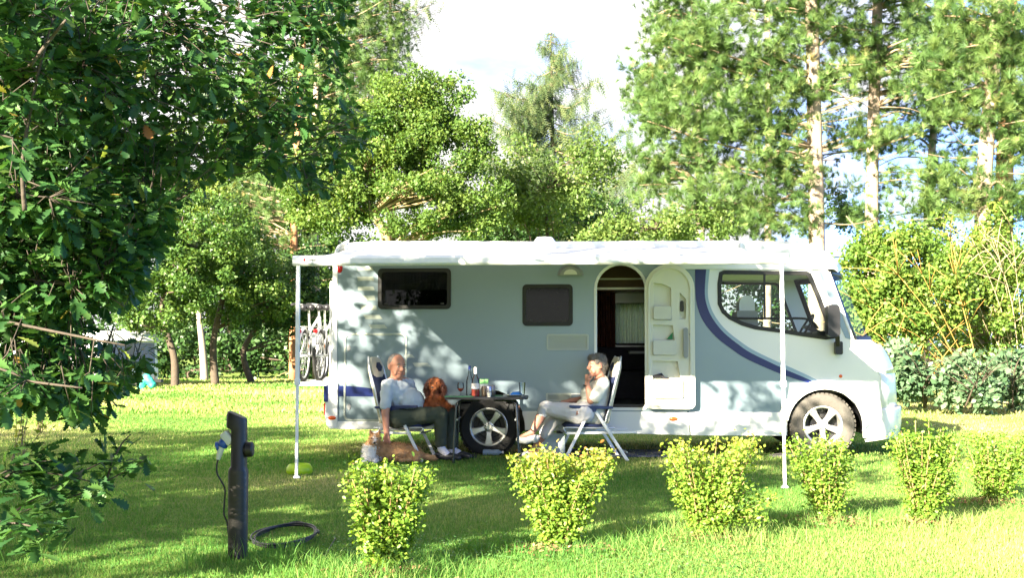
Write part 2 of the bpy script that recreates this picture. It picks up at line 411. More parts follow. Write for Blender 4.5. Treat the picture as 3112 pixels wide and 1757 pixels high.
# ---- front: lofts across the width
def loft(levels, name, mat, smooth=30, n=15, e=2.6, t0=-1, t1=1, closed_back=False, thick=0):
    """levels: (h, s at the side, s at the middle)"""
    b = MB(); 
    for (h_, sa, sm) in levels:
        for i in range(n):
            t = t0+(t1-t0)*i/(n-1); b.v.append((sm-(sm-sa)*abs(t)**e, (t+1)/2*WID, h_))
    for j in range(len(levels)-1):
        for i in range(n-1): b.f.append((j*n+i, j*n+i+1, (j+1)*n+i+1, (j+1)*n+i)); b.m.append(0)
    o = b.build(name, mat, mh, smooth=smooth, recalc=False)
    if thick: q = o.modifiers.new('sheet', 'SOLIDIFY'); q.thickness = thick; q.offset = 0
    return o
def lv(y, xs, xm, dm=.75): 
    a = vl(cC, xs, y, 0); c = vl(cC, xm, y, dm); return (c[1]*.35+a[1]*.65, a[0], c[0])
nose = [lv(1345,1330,1545), lv(1330,1440,1572), lv(1300,1447,1588), lv(1230,1447,1598), lv(1130,1447,1597), lv(1112,1447,1592)]
loft(nose, 'bumper', M['white'], thick=.03)
loft([lv(1111,1447,1568), lv(1000,1447,1560), lv(930,1446,1556), lv(870,1440,1550), lv(800,1380,1535), lv(740,1325,1515), lv(690,1290,1490), lv(665,1275,1465), lv(645,1262,1422), lv(628,1250,1395), lv(618,1246,1380)], 'bonnet', M['white'], thick=.02)
# bumper decal: small blue wedge low on the corner
bz = [vl(cC, *p) for p in [(1375,1225),(1430,1248),(1447,1255),(1447,1268),(1400,1256),(1376,1262)]]
MB().plate(bz, -.006, -.002).build('bumper_decal', M['ltblue'], mh)
# headlight follows the nose, both corners
for sgn in (-1, 1):
    b = MB(); n = 9; hl = [lv(860,1440,1552), lv(800,1380,1537), lv(740,1325,1517), lv(690,1290,1492), lv(668,1275,1470)]
    for j, (h_, sa, sm) in enumerate(hl):
        for i in range(n):
            t = sgn*(.93-.43*i/(n-1)); b.v.append((sm-(sm-sa)*abs(t)**2.6+.012, (t+1)/2*WID, h_))
    for j in range(len(hl)-1):
        for i in range(n-1): b.f.append((j*n+i, j*n+i+1, (j+1)*n+i+1, (j+1)*n+i)); b.m.append(0)
    o = b.build('headlight', M['lamp'], mh, smooth=True); q = o.modifiers.new('sheet', 'SOLIDIFY'); q.thickness = .02
# windscreen: glass with dark band at top and dashboard at the foot
def ws(y, xs, xm): a = vl(cC, xs, y, 0); c = vl(cC, xm, y, .8); return (a[1]*.5+c[1]*.5, a[0], c[0])
loft([ws(622,1248,1392), ws(500,1200,1340), ws(420,1165,1303), ws(300,1125,1245), ws(200,1088,1196), ws(120,1060,1156)], 'windscreen', M['screen'], e=2.2, n=21)
loft([ws(655,1262,1412), ws(610,1243,1388), ws(585,1234,1377)], 'windscreen_surround', M['rubber'], e=2.2, n=21, thick=.012)
loft([ws(150,1070,1170), ws(105,1054,1150)], 'windscreen_surround', M['rubber'], e=2.2, n=21, thick=.012)
for t0, t1 in ((-1.0, -.93), (.93, 1.0)):
    loft([ws(622,1248,1392), ws(420,1165,1303), ws(200,1088,1196), ws(120,1060,1156)], 'windscreen_surround', M['rubber'], e=2.2, n=4, t0=t0, t1=t1, thick=.012)
# A-pillar trims
pl = [vl(cC, *p) for p in [(1042,112),(1072,112),(1250,612),(1232,612)]]
MB().plate(pl, -.012, .002).build('pillar_trim', M['white'], mh, bevel=.004)
pl = [vl(cC, *p) for p in [(990,112),(1040,112),(1228,612),(1185,600),(1140,500),(1085,355)]]
MB().plate(pl, -.006, -.0015).build('pillar_panel', M['silver'], mh)
pl = [vl(cC, *p) for p in [(968,112),(982,112),(1085,350),(1066,350)]]
MB().plate(pl, -.009, -.0015).build('pillar_trim', M['white'], mh)
# cab window: rubber frame, glass, slider bars
cf = MB().plate(offset_poly(CWIN, .012), -.008, .03, [offset_poly(CWIN, -.035)]).build('cab_window', M['rubber'], mh)
MB().plate(offset_poly(CWIN, -.03), .010, .014).build('pane', M['winglass'], cf)
vt = [vl(cC, 582, 125), vl(cC, 600, 450)]; hz_ = [vl(cC, 345, 452), vl(cC, 880, 462)]
b = MB().box(vt[0][0], vt[1][0], -.004, .024, hz_[0][1], vt[0][1]-.01)
b.tube([(p[0], .006, p[1]) for p in [(q.x, q.y) for q in spline([(*vl(cC, *p), 0) for p in [(335,453),(600,456),(850,455),(920,468),(960,495),(985,530)]], 5)]], .013, 6)
b.build('slider_bar', M['rubber'], cf)
cf2 = MB().plate(offset_poly(CWIN, .012), WID-.03, WID+.008, [offset_poly(CWIN, -.035)]).build('cab_window', M['rubber'], mh)
MB().plate(offset_poly(CWIN, -.03), WID-.016, WID-.012).build('pane', M['winglass'], cf2)
# mirror
b = MB(); m0 = vl(cC, 1045, 592, -.2); m1 = vl(cC, 1132, 355, -.2)
b.plate(rrect(m0[0], m0[1], m1[0], m1[1], .045, 5), -.30, -.13)
mir = b.build('wing_mirror', M['blackpl'], mh, smooth=40, bevel=.03, seg=3)
b = MB(); a0 = vl(cC, 1130, 575, -.12); a1 = vl(cC, 1125, 650, -.1); a2 = vl(cC, 1138, 718, -.03)
b.bar((a0[0]-.02, -.18, a0[1]), (a1[0]+.01, -.09, a1[1]), .05, .05); b.plate(rrect(*vl(cC, 1106, 722, -.03), *vl(cC, 1158, 625, -.03), .02), -.09, -.003)
b.build('mirror_arm', M['blackpl'], mir, bevel=.012)
# cab interior: two seats, dashboard, steering wheel, ceiling, curtain stack
for dd, x0 in ((.35, 0), (1.45, -.06)):
    hd = vl(cC, 392, 415, dd); he = vl(cC, 505, 290, dd)
    b = MB(); b.plate(rrect(hd[0], hd[1], he[0], he[1], (.03, .03, .10, .10), 6), dd-.14, dd+.14)
    seat = MB().plate(rrect(hd[0]-.04, hfl+.45, he[0]+.02, hd[1]+.02, .04), dd-.24, dd+.24).box(hd[0], hd[0]+.55, dd-.25, dd+.25, hfl+.35, hfl+.52).build('cab_seat', M['greypl'], mh, bevel=.03)
    b.build('headrest_cover', M['white'], seat, bevel=.03)
dq = vl(cC, 860, 560, .6)
MB().plate([dq, vl(cC, 1040, 545, .6), vl(cC, 1150, 600, .6), (vl(cC, 1150, 600, .6)[0], hfl+.2), (dq[0], hfl+.2)], .06, WID-.06).build('dashboard', M['blackpl'], mh, bevel=.03)
swc = vl(cC, 905, 520, .55)
b = MB(); b.tube([(swc[0]+.09*math.sin(t)-.02, .55+.18*math.cos(t), swc[1]+.15*math.sin(t)) for t in [2*math.pi*i/24 for i in range(24)]], .014, 6, closed=True)
b.bar((swc[0]-.02, .38, swc[1]), (swc[0]-.02, .72, swc[1]), .03, .03); b.bar((swc[0]-.02, .55, swc[1]), (swc[0]+.22, .55, swc[1]-.1), .05, .05)
b.build('steering_wheel', M['blackpl'], mh)
MB().box(fr[-1][0]-1.65, fr[-1][0]-.05, .04, WID-.04, CWIN[2][1]+.02, CWIN[2][1]+.05).build('cab_ceiling', M['cream'], mh)
# ---- living interior seen through the door
bx = d0-.9; ex = d1+.7
b = MB(); hz1 = vl(cB, 900, 300, 1.6)[1]; hz2 = vl(cB, 900, 200, 1.6)[1]
b.box(bx, ex, 1.62, WID-.04, hz1, htop-.03); cab_ = b.build('overhead_locker', M['wood'], mh, bevel=.015)
MB().box(bx, ex, 1.605, 1.618, hz1+.02, hz1+.05).box(bx, ex, 1.605, 1.618, hz2, hz2+.02).build('locker_trim', M['alloy'], cab_)
b = MB(); b.box(bx, ex, 1.55, WID-.05, hfl, hfl+.42).box(bx, ex, WID-.22, WID-.05, hfl+.42, kh0-.05); b.build('bench_seat', M['darkin'], mh, bevel=.04)
tb = vl(cB, 1060, 828, 1.2); te = vl(cB, 1230, 818, 1.2)
MB().box(tb[0], te[0]+.3, 1.0, 1.5, tb[1]-.02, tb[1]+.01).box(tb[0]+.3, tb[0]+.36, 1.2, 1.26, hfl, tb[1]-.02).build('dinette_table', M['greypl'], mh)
def wavy(s0, s1, h0, h1, d, amp, n, mat, name, par):
    b = MB()
    for i in range(n+1):
        x = s0+(s1-s0)*i/n; y = d+amp*math.sin(i*1.3)+amp*.4*math.sin(i*.7)
        b.v += [(x, y, h0), (x, y, h1)]
    for i in range(n): b.f.append((2*i, 2*i+2, 2*i+3, 2*i+1)); b.m.append(0)
    return b.build(name, mat, par, smooth=True, recalc=False)
kw = MB().plate(rrect(k0-.03, kh0-.03, k1+.03, kh1+.03, .06), WID-.04, WID+.012, [rrect(k0+.01, kh0+.01, k1-.01, kh1-.01, .04)]).build('far_window', M['rubber'], mh)
MB().plate(rrect(k0+.008, kh0+.008, k1-.008, kh1-.008, .04), WID-.005, WID).build('pane', M['winglass'], kw)
wavy(k0-.02, k1+.02, kh0, kh1+.02, WID-.09, .012, 70, M['curtain'], 'net_curtain', kw)
dr0 = vl(cB, 800, 760, 1.9)[0]; dr1 = vl(cB, 945, 760, 1.9)[0]
wavy(dr0-.2, dr1, kh0-.12, hz1, WID-.14, .025, 60, M['drape'], 'drape', mh)
# dark partitions close the living space
MB().box(bx-.03, bx, .04, WID-.04, hfl, htop-.02).build('partition', M['wood'], mh)
MB().box(d1+.28, d1+.31, 1.3, WID-.04, hfl, hz1).build('partition', M['wood'], mh)
# door surround
df = MB().plate(arched(d0-.03, dh0-.03, d1+.03, dh1+.03, .07), -.010, .04, [arched(d0+.004, dh0+.004, d1-.004, dh1-.004, .055)]).build('door_frame', M['white'], mh, bevel=.004)
MB().box(d0, d1, .02, .55, dh0-.2, dh0+.004).build('entrance_step', M['brownfl'], mh)
# ---- open door folded back against the wall
o0, oh0, o1, oh1 = m_rect(cB, 1199, 1322, 1624, 64, -.08)
DN = -.115
def ipol(x0, y0, x1, y1): return m_rect(cB, x0, y0, x1, y1, DN)
pk = []
for (q) in ([(1272,550),(1428,548),(1424,270),(1350,238),(1274,226)], [(1268,855),(1468,850),(1440,596),(1270,592)], [(1262,1228),(1530,1226),(1482,908),(1266,905)], [(1497,548),(1552,540),(1556,372),(1500,312)]):
    pk.append([vl(cB, *p, d=DN) for p in q])
door = MB().plate(arched(o0, oh0, o1, oh1, .07), DN, DN+.045, pk).plate(arched(o0, oh0, o1, oh1, .07), DN+.0452, DN+.06).build('entrance_door', M['cream'], mh, bevel=.006)
MB().plate(arched(o0+.035, oh0+.035, o1-.035, oh1-.035, .06), DN-.018, DN-.0005, pk+[arched(o0+.075, oh0+.08, o1-.075, oh1-.075, .05)] if False else [arched(o0+.06, oh0+.06, o1-.06, oh1-.06, .05)]).build('inner_rim', M['cream'], door, bevel=.005)
for k, (y0, y1, xa, xb) in enumerate(((430, 548, 1270, 1430), (728, 855, 1266, 1470), (1065, 1229, 1262, 1530))):
    a = vl(cB, xa+3, y1-3, DN); c = vl(cB, xb-6, y0, DN)
    MB().plate(rrect(a[0], a[1], c[0], c[1], .015), DN-.035, DN-.019).box(a[0], c[0], DN-.019, DN+.044, a[1]+.004, a[1]+.016).build('door_tray', M['creamd'], door, bevel=.006)
ha = vl(cB, 1530, 880, DN); hb_ = vl(cB, 1568, 618, DN)
MB().plate(rrect(ha[0], ha[1], hb_[0], hb_[1], .025), DN-.05, DN-.019).build('grab_handle', M['greypl'], door, bevel=.008)
ha = vl(cB, 1503, 478, DN); hb_ = vl(cB, 1534, 382, DN)
MB().plate(rrect(ha[0], ha[1], hb_[0], hb_[1], .02), DN-.006, DN+.02).build('door_latch', M['blackpl'], door)
p = vl(cB, 1595, 675, DN)
MB().lathe([(0, -.012), (.014, -.012), (.016, 0)], (p[0], DN, p[1]), 'y', 14).build('door_button', M['blackpl'], door)
# door pocket things are loose: pair of dark gloves and a green leaflet
a = vl(cB, 1270, 1070, DN); c = vl(cB, 1400, 1028, DN)
gl = MB(); gl.tube([(a[0], DN+.005, a[1]+.035), (a[0]+.05, DN+.006, c[1]-.01), (a[0]+.09, DN+.004, c[1]), (a[0]+.12, DN+.006, a[1]+.02), (c[0]+.01, DN+.005, a[1]+.012)], [.012,.02,.026,.02,.012], 7)
M['grey_curtain'] = pm('grey_curtain', (.30, .29, .25), .85, var=.35, scale=16)
# ---- windows of the living area
def livwin(x0, y0, x1, y1, c):
    s0, h0, s1, h1 = m_rect(c, x0, y0, x1, y1)
    f = MB().plate(rrect(s0, h0, s1, h1, .05), -.022, -.0005, [rrect(s0+.045, h0+.045, s1-.045, h1-.045, .03)]).build('window', M['rubber'], mh, bevel=.006)
    if c is cA:
        MB().plate(rrect(s0+.043, h0+.043, s1-.043, h1-.043, .03), -.017, -.014).build('pane', M['tint'], f)
        wavy(s0+.045, s0+(s1-s0)*.36, h0+.045, h1-.05, -.007, .004, 46, M['grey_curtain'], 'window_curtain', f)
        wavy(s0+(s1-s0)*.40, s1-.045, h0+.045, h1-.05, -.007, .004, 60, M['grey_curtain'], 'window_curtain', f)
        MB().box(s0+.044, s1-.044, -.0022, -.0012, h0+.044, h1-.044).build('window_backing', M['blackpl'], f)
    else: MB().plate(rrect(s0+.043, h0+.043, s1-.043, h1-.043, .03), -.016, -.001).build('pane', M['pane'], f, bevel=.004)
    for x in (s0+.1, s1-.1): MB().box(x-.02, x+.02, -.026, -.0165, h0+.055, h0+.075).build('stay', M['blackpl'], f)
    return s0, h0, s1, h1
livwin(583, 485, 1032, 233, cA); livwin(137, 602, 572, 240, cB)
# ---- garage hatch
s0, h0, s1, h1 = m_rect(cA, 372, 1172, 762, 632)
g = MB().plate(rrect(s0+.03, h0+.03, s1-.03, h1-.03, .05), -.006, -.0003).build('garage_hatch', M['silver'], mh, bevel=.003)
MB().plate(rrect(s0, h0, s1, h1, .07), -.012, -.0005, [rrect(s0+.022, h0+.022, s1-.022, h1-.022, .055)]).build('hatch_frame', M['pale_silver'], g, bevel=.004)
for y in (725, 1085):
    p = vl(cA, 405, y); MB().lathe([(0, -.016), (.03, -.016), (.034, -.006)], (p[0], 0, p[1]), 'y', 18, sx=.75, sy=1.15).build('hatch_lock', M['greypl'], g, smooth=40)
# decal dashes
b = MB()
for x0, y0, x1, y1 in ((457,225,548,248),(457,285,552,310),(460,345,555,370),(465,402,560,430),(478,462,572,490),(498,520,592,546),(530,580,622,604),(570,640,662,664),(625,698,718,722),(700,762,790,784),(800,815,888,838)):
    a = vl(cA, x0, y1); c = vl(cA, x1, y0); k = .02 if y0 > 500 else .008
    b.plate([(a[0]+k, a[1]), (c[0]+k*2, a[1]), (c[0], c[1]), (a[0]-k*.5, c[1])], -.0035, -.0012)
b.build('dash_decals', M['pale_silver'], mh)
# rear blue stripe and trim
bs = [vl(cA, *p) for p in [(340,955),(420,958),(520,968),(600,985),(650,1004),(640,1022),(340,1020)]]
MB().plate(bs, -.0088, -.0006).build('navy_stripe', M['navy'], mh)
a = vl(cA, 338, 930); c = vl(cA, 368, 918); MB().box(a[0], c[0], -.008, -.001, a[1], c[1]).build('waist_trim', M['white'], mh)
a = vl(cE, 1390, 430); c = vl(cB, 770, 1190)
MB().box(vl(cB, 420, 1190)[0], vl(cB, 770, 1190)[0], -.008, -.001, vl(cB, 600, 1197)[1], vl(cB, 600, 1187)[1]).build('waist_trim', M['white'], mh)
# fridge vents
def vent(x0, y0, x1, y1, c):
    s0, h0, s1, h1 = m_rect(c, x0, y0, x1, y1)
    f = MB().plate(rrect(s0, h0, s1, h1, .02), -.012, -.0005, [rrect(s0+.022, h0+.022, s1-.022, h1-.022, .008)]).build('fridge_vent', M['pale_silver'], mh, bevel=.003)
    b = MB(); n = 9
    for i in range(n):
        y = h0+.026+(h1-h0-.052)*i/n; b.add([(s0+.022, -.009, y), (s1-.022, -.009, y), (s1-.022, -.001, y+.010), (s0+.022, -.001, y+.010)], [(0,1,2,3)])
    b.box(s0+.02, s1-.02, -.003, -.001, h0+.02, h1-.02); b.build('louvre', M['pale_silver'], f)
vent(348, 812, 710, 672, cB); vent(340, 1255, 560, 1185, cB)
# awning lamp
p = vl(cB, 553, 165); b = MB(); b.lathe([(.0, -.05), (.12, -.05), (.155, -.001)], (p[0], 0, p[1]), 'y', 24, a0=0, a1=math.pi, sy=.85); lampb = b.build('awning_lamp', M['greypl'], mh)
b = MB(); b.lathe([(.0, -.058), (.07, -.058), (.085, -.045)], (p[0], 0, p[1]+.01), 'y', 18, a0=0, a1=math.pi, sy=.8); b.build('lens', M['cream'], lampb)
# side markers
for (u, v, d) in ((2047, 1274, -.022),):
    p = VL(u, v, d); MB().lathe([(0, -.014), (.03, -.012), (.045, -.001)], (p[0], d, p[1]), 'y', 18, sx=1.15, sy=.55).build('side_marker', M['orange'], mh, smooth=50)
p = vl(cC, 1150, 882); MB().lathe([(0, -.012), (.014, -.010), (.02, 0)], (p[0], -.002, p[1]), 'y', 14).build('side_repeater', M['orange'], mh, smooth=50)
p = VL(1028, 816); MB().lathe([(0, -.02), (.03, -.016), (.042, -.001)], (p[0]+.02, 0, p[1]), 'y', 16, sx=.8, sy=1.3).build('clearance_lamp', M['red'], mh, smooth=50)
# fuel flap seam line
# rear bumper with lights
b = MB(); r0 = VL(988, 1304, .0); r1 = VL(1028, 1165, .0)
pr = [(rear_s+.03, r0[1]), (r0[0]+.06, r0[1]), (r0[0]+.015, r0[1]+.05), (r0[0], r0[1]+.16), (r0[0]+.012, r1[1]-.02), (r0[0]+.03, r1[1]), (rear_s+.03, r1[1])]
bp_ = b.plate(pr, -.03, WID+.03).build('rear_bumper', M['white'], mh, bevel=.03, seg=3)
for dd in (.0, WID-.10):
    a = VL(988, 1222); c = VL(990, 1172)
    MB().plate(rrect(r0[0]-.012, a[1], r0[0]+.04, c[1], .01), dd-.034, dd+.12).build('tail_light', [M['navy']], bp_, bevel=.008)
    MB().plate(rrect(r0[0]-.013, a[1]-.16, r0[0]+.03, a[1]-.01, .01), dd-.02, dd+.12).build('tail_light', [M['red']], bp_, bevel=.008)
p = VL(1009, 1271, -.03); MB().lathe([(0, -.012), (.035, -.010), (.048, 0)], (p[0], -.031, p[1]), 'y', 18, sx=1, sy=.5).build('side_marker', M['orange'], bp_, smooth=50)
# ladder and bike rack on the rear wall
b = MB(); ls = rear_s-.10; lt = VL(1005, 860, .3)[1]; lb = VL(1005, 1160, .3)[1]
for dd in (.14, .46): b.tube([(rear_s-.01, dd, lt+.02), (ls, dd, lt), (ls, dd, lt-.1), (ls, dd, lb+.1), (ls, dd, lb), (rear_s-.01, dd, lb-.02)], .014, 8)
for i in range(5): b.tube([(ls, .14, lb+.12+(lt-lb-.2)*i/4), (ls, .46, lb+.12+(lt-lb-.2)*i/4)], .012, 6)
b.build('rear_ladder', M['alu'], mh, smooth=40)
b = MB(); rk = VL(955, 1160, .4)[1]; ro = VL(905, 1160, .4)[0]
for dd in (.75, 1.75): 
    b.tube([(rear_s-.02, dd, rk+.75), (rear_s-.09, dd, rk+.72), (rear_s-.09, dd, rk), (ro, dd, rk)], .016, 8)
for x in (rear_s-.17, rear_s-.31): b.box(x-.045, x+.045, .32, 2.05, rk-.005, rk+.012)
b.box(ro-.0, rear_s-.06, .34, .38, rk-.05, rk-.006)
b.build('bike_rack', M['alu'], mh)
# ---- wheels
def wheel(c, d, mt, r):
    b = MB(); w_ = .215
    prof = [(.225, 0.0), (.235, -.012), (.27, -.022), (.32, -.024), (r-.02, -.010), (r-.004, .012), (r, .03), (r, w_-.03), (r-.02, w_+.01), (.30, w_+.02), (.225, w_)]
    b.lathe(prof, (c[0], d, c[1]), 'y', 56)
    for i in range(44):          # tread blocks
        t = 2*math.pi*i/44; x, z = math.cos(t), math.sin(t); tx, tz = -z, x
        for y0, y1 in ((.004, .07), (.08, .135), (.145, .21)):
            rr0, rr1 = r-.012, r+.006; k = .017
            vs = [(c[0]+rr*x+e*k*tx, d+y, c[1]+rr*z+e*k*tz) for rr in (rr0, rr1) for y in (y0, y1) for e in (-1, 1)]
            b.add(vs, [(0,1,3,2),(4,6,7,5),(0,2,6,4),(1,5,7,3),(0,4,5,1),(2,3,7,6)])
    tyre = b.build('wheel', mt, mh, smooth=30)
    b = MB()
    b.lathe([(.225, .0), (.228, -.010), (.218, -.014), (.205, -.006), (.196, .02), (.192, .12)], (c[0], d, c[1]), 'y', 48)
    a00 = R(90-72*0)+R(0)
    for i in range(5):
        t = R(-90+72*i)
        def P(r_, e, y): return (c[0]+r_*math.cos(t)-e*math.sin(t), d+y, c[1]+r_*math.sin(t)+e*math.cos(t))
        vs = []
        for (r_, hw, yo) in ((.03, .034, .012), (.09, .030, .004), (.15, .036, .0), (.203, .052, .0)):
            vs += [P(r_, -hw, yo+.012), P(r_, -hw*.7, yo), P(r_, hw*.7, yo), P(r_, hw, yo+.012), P(r_, hw, yo+.04), P(r_, -hw, yo+.04)]
        fs = []
        for j in range(3):
            for q in range(6): fs.append((j*6+q, j*6+(q+1) % 6, (j+1)*6+(q+1) % 6, (j+1)*6+q))
        fs += [tuple(range(6)), tuple(range(18, 24))]
        b.add(vs, fs)
    b.lathe([(0, -.004), (.03, -.004), (.036, .004), (.060, .008), (.064, .04)], (c[0], d, c[1]), 'y', 24)
    b.build('rim', M['alloy'], tyre, smooth=35)
    b = MB(); b.lathe([(.0, .11), (.13, .10), (.14, .13), (.195, .13)], (c[0], d, c[1]), 'y', 28)
    for i in range(5):
        t = R(-54+72*i); b.lathe([(0, -.003), (.007, -.003), (.007, .01)], (c[0]+.045*math.cos(t), d, c[1]+.045*math.sin(t)), 'y', 8)
    b.build('brake_drum', M['blackpl'], tyre)
    return tyre
wheel(wr, .06, M['tyred'], RTR); wheel(wf, .02, M['tyre'], RT)
wheel(wr, WID-.28, M['tyred'], RTR); wheel(wf, WID-.25, M['tyred'], RT)
# ---- awning
RD = -2.45
c0 = VL(1056, 748, -.12); c1 = VL(2247, 748, -.12)
zc1 = VL(1600, 734, -.12)[1]; zc0 = VL(1600, 760, -.12)[1]
pr = [(0.0, zc0-.0), (-.10, zc0), (-.125, zc0+.02), (-.128, zc1-.03), (-.10, zc1), (0.0, zc1)]
aw = MB(); vs = [(s_, d_-.003, z_) for s_ in (c0[0], c1[0]) for d_, z_ in pr]
aw.add(vs, [tuple(range(6)), tuple(range(6, 12))]+[(i, (i+1) % 6, 6+(i+1) % 6, 6+i) for i in range(6)])
aw = aw.build('awning', M['white'], mh, bevel=.01)
MB().box(c0[0]-.02, c0[0]-.001, -.14, -.0, zc0-.005, zc1+.01).build('end_cap', M['alu'], aw, bevel=.01)
MB().box(c1[0]+.001, c1[0]+.02, -.14, -.0, zc0-.005, zc1+.01).build('end_cap', M['alu'], aw, bevel=.01)
r0 = VL(890, 791, RD); r1 = VL(2395, 797, RD); zr1 = VL(1100, 776, RD)[1]; zr0 = VL(1100, 807, RD)[1]
rl = MB()
pr = [(RD-.03, zr0+.02), (RD-.012, zr0), (RD+.05, zr0), (RD+.05, zr1), (RD-.012, zr1), (RD-.03, zr1-.03)]
vs = [(s_, d_, z_) for s_ in (r0[0], r1[0]) for d_, z_ in pr]
rl.add(vs, [tuple(range(6)), tuple(range(6, 12))]+[(i, (i+1) % 6, 6+(i+1) % 6, 6+i) for i in range(6)])
rail = rl.build('front_rail', M['alu'], aw, bevel=.006)
# small red and dark maker's mark on the rail end
lg = VL(925, 790, RD-.03); b = MB(); b.lathe([(0, -.004), (.012, -.004), (.013, 0)], (lg[0], RD-.03, lg[1]), 'y', 14, sx=.9, sy=1.1); b.build('rail_badge', M['red'], rail)
tx = bpy.data.curves.new('rail_lettering', 'FONT'); tx.body = 'OMNISTOR'; tx.size = .034; tx.extrude = .001
tx.materials.append(M['blackpl']); t_ = bpy.data.objects.new('t', tx); COL.objects.link(t_); bpy.context.view_layer.update()
tm = bpy.data.meshes.new_from_object(t_.evaluated_get(bpy.context.evaluated_depsgraph_get())); bpy.data.objects.remove(t_)
to = bpy.data.objects.new('rail_lettering', tm); COL.objects.link(to); to.parent = rail; to.location = (lg[0]+.025, RD-.0325, lg[1]-.011); to.rotation_euler = (R(90), 0, 0)
# fabric, gently sagging between case and rail
b = MB(); nx, ny = 40, 14
for j in range(ny+1):
    t = j/ny
    for i in range(nx+1):
        q = i/nx; s_ = (c0[0]+.03)*(1-t)+(r0[0]+.06)*t; e_ = (c1[0]-.03)*(1-t)+(r1[0]-.06)*t
        b.v.append((s_+(e_-s_)*q, -.10+(RD+.03+.10)*t, (zc0+.03)*(1-t)+(zr1-.012)*t-.05*math.sin(math.pi*t)*(.5+.5*math.sin(math.pi*q))+.004*math.sin(q*40)*math.sin(math.pi*t)))
for j in range(ny):
    for i in range(nx): a = j*(nx+1)+i; b.f.append((a, a+1, a+nx+2, a+nx+1)); b.m.append(0)
b.build('canopy_fabric', M['fabric'], aw, smooth=True, recalc=False)
# sprung folding arms
for (a, e, sg) in ((c0[0]+.15, r0[0]+.25, 1), (c1[0]-.15, r1[0]-.25, -1)):
    mid = ((a+e)/2+sg*.85, (RD)/2-.05); b = MB()
    b.bar((a, -.10, zc0-.005), (mid[0], mid[1], (zc0+zr0)/2-.03), .05, .03); b.bar((mid[0], mid[1], (zc0+zr0)/2-.03), (e, RD+.06, zr0+.02), .045, .03)
    b.build('folding_arm', M['alu'], aw)
Minv = (Matrix.Translation(VO) @ Matrix.Rotation(-PSI, 4, 'Z')).inverted()
for (ut, vt_, ub, vb) in ((906, 812, 901, 1456), (2376, 830, 2385, 1486)):
    s_, h_ = VL(ut, vt_, RD+.0); ft = Minv @ G(ub, vb)
    b = MB(); top = Vector((s_, RD+.01, zr0+.004)); mid = top.lerp(ft, .55)
    b.bar(top, mid, .038, .038); b.bar(mid, ft, .028, .028)
    b.bar(mid+Vector((0,0,.03)), mid-Vector((0,0,.03)), .05, .05)
    b.lathe([(0, 0), (.035, 0), (.04, .012), (.018, .03)], tuple(ft+Vector((0,0,.002))), 'z', 14)
    b.build('support_leg', M['alu'], aw, bevel=.004)
# loose items in the door pockets
gm = pm('black_knit', (.02, .02, .025), .9, var=.3)
gl2 = gl.build('glove', gm, None, smooth=True); gl2.matrix_world = Minv.inverted(); tag(gl2, 'black gloves draped over the lowest door pocket', 'gloves')
a = vl(cB, 1385, 722, DN); c = vl(cB, 1443, 655, DN)
lf = MB().plate([(a[0], a[1]+.005), (c[0]-.005, a[1]+.005), (c[0]-.004, c[1])], DN+.01, DN+.014).build('leaflet', pm('green_paper', (.03, .2, .08), .7, var=.15), None)
lf.matrix_world = Minv.inverted(); tag(lf, 'dark green leaflet leaning in the middle door pocket', 'leaflet')
ramp_p = G(2362, 1372); b = MB(); rl_ = VL(2362, 1372)
# levelling ramp under the front wheel
b.plate([(wf[0]-.62, 0), (wf[0]-.05, 0), (wf[0]-.05, max(.05, wf[1]-RT)), (wf[0]-.25, max(.05, wf[1]-RT)), (wf[0]-.56, .02)], .03, .24)
rp = b.build('levelling_ramp', pm('ramp_grey', (.16, .15, .15), .7, var=.2), None, bevel=.01); rp.matrix_world = Minv.inverted(); tag(rp, 'dark grey wedge shaped levelling ramp under the dusty front wheel', 'wheel ramp')
print('wheel heights', wr[1]-RT, wf[1]-RT, 'length', seam-rear_s, 'htop', htop, 'hb', hb_r, hb0, 'door', dh0, dh1)
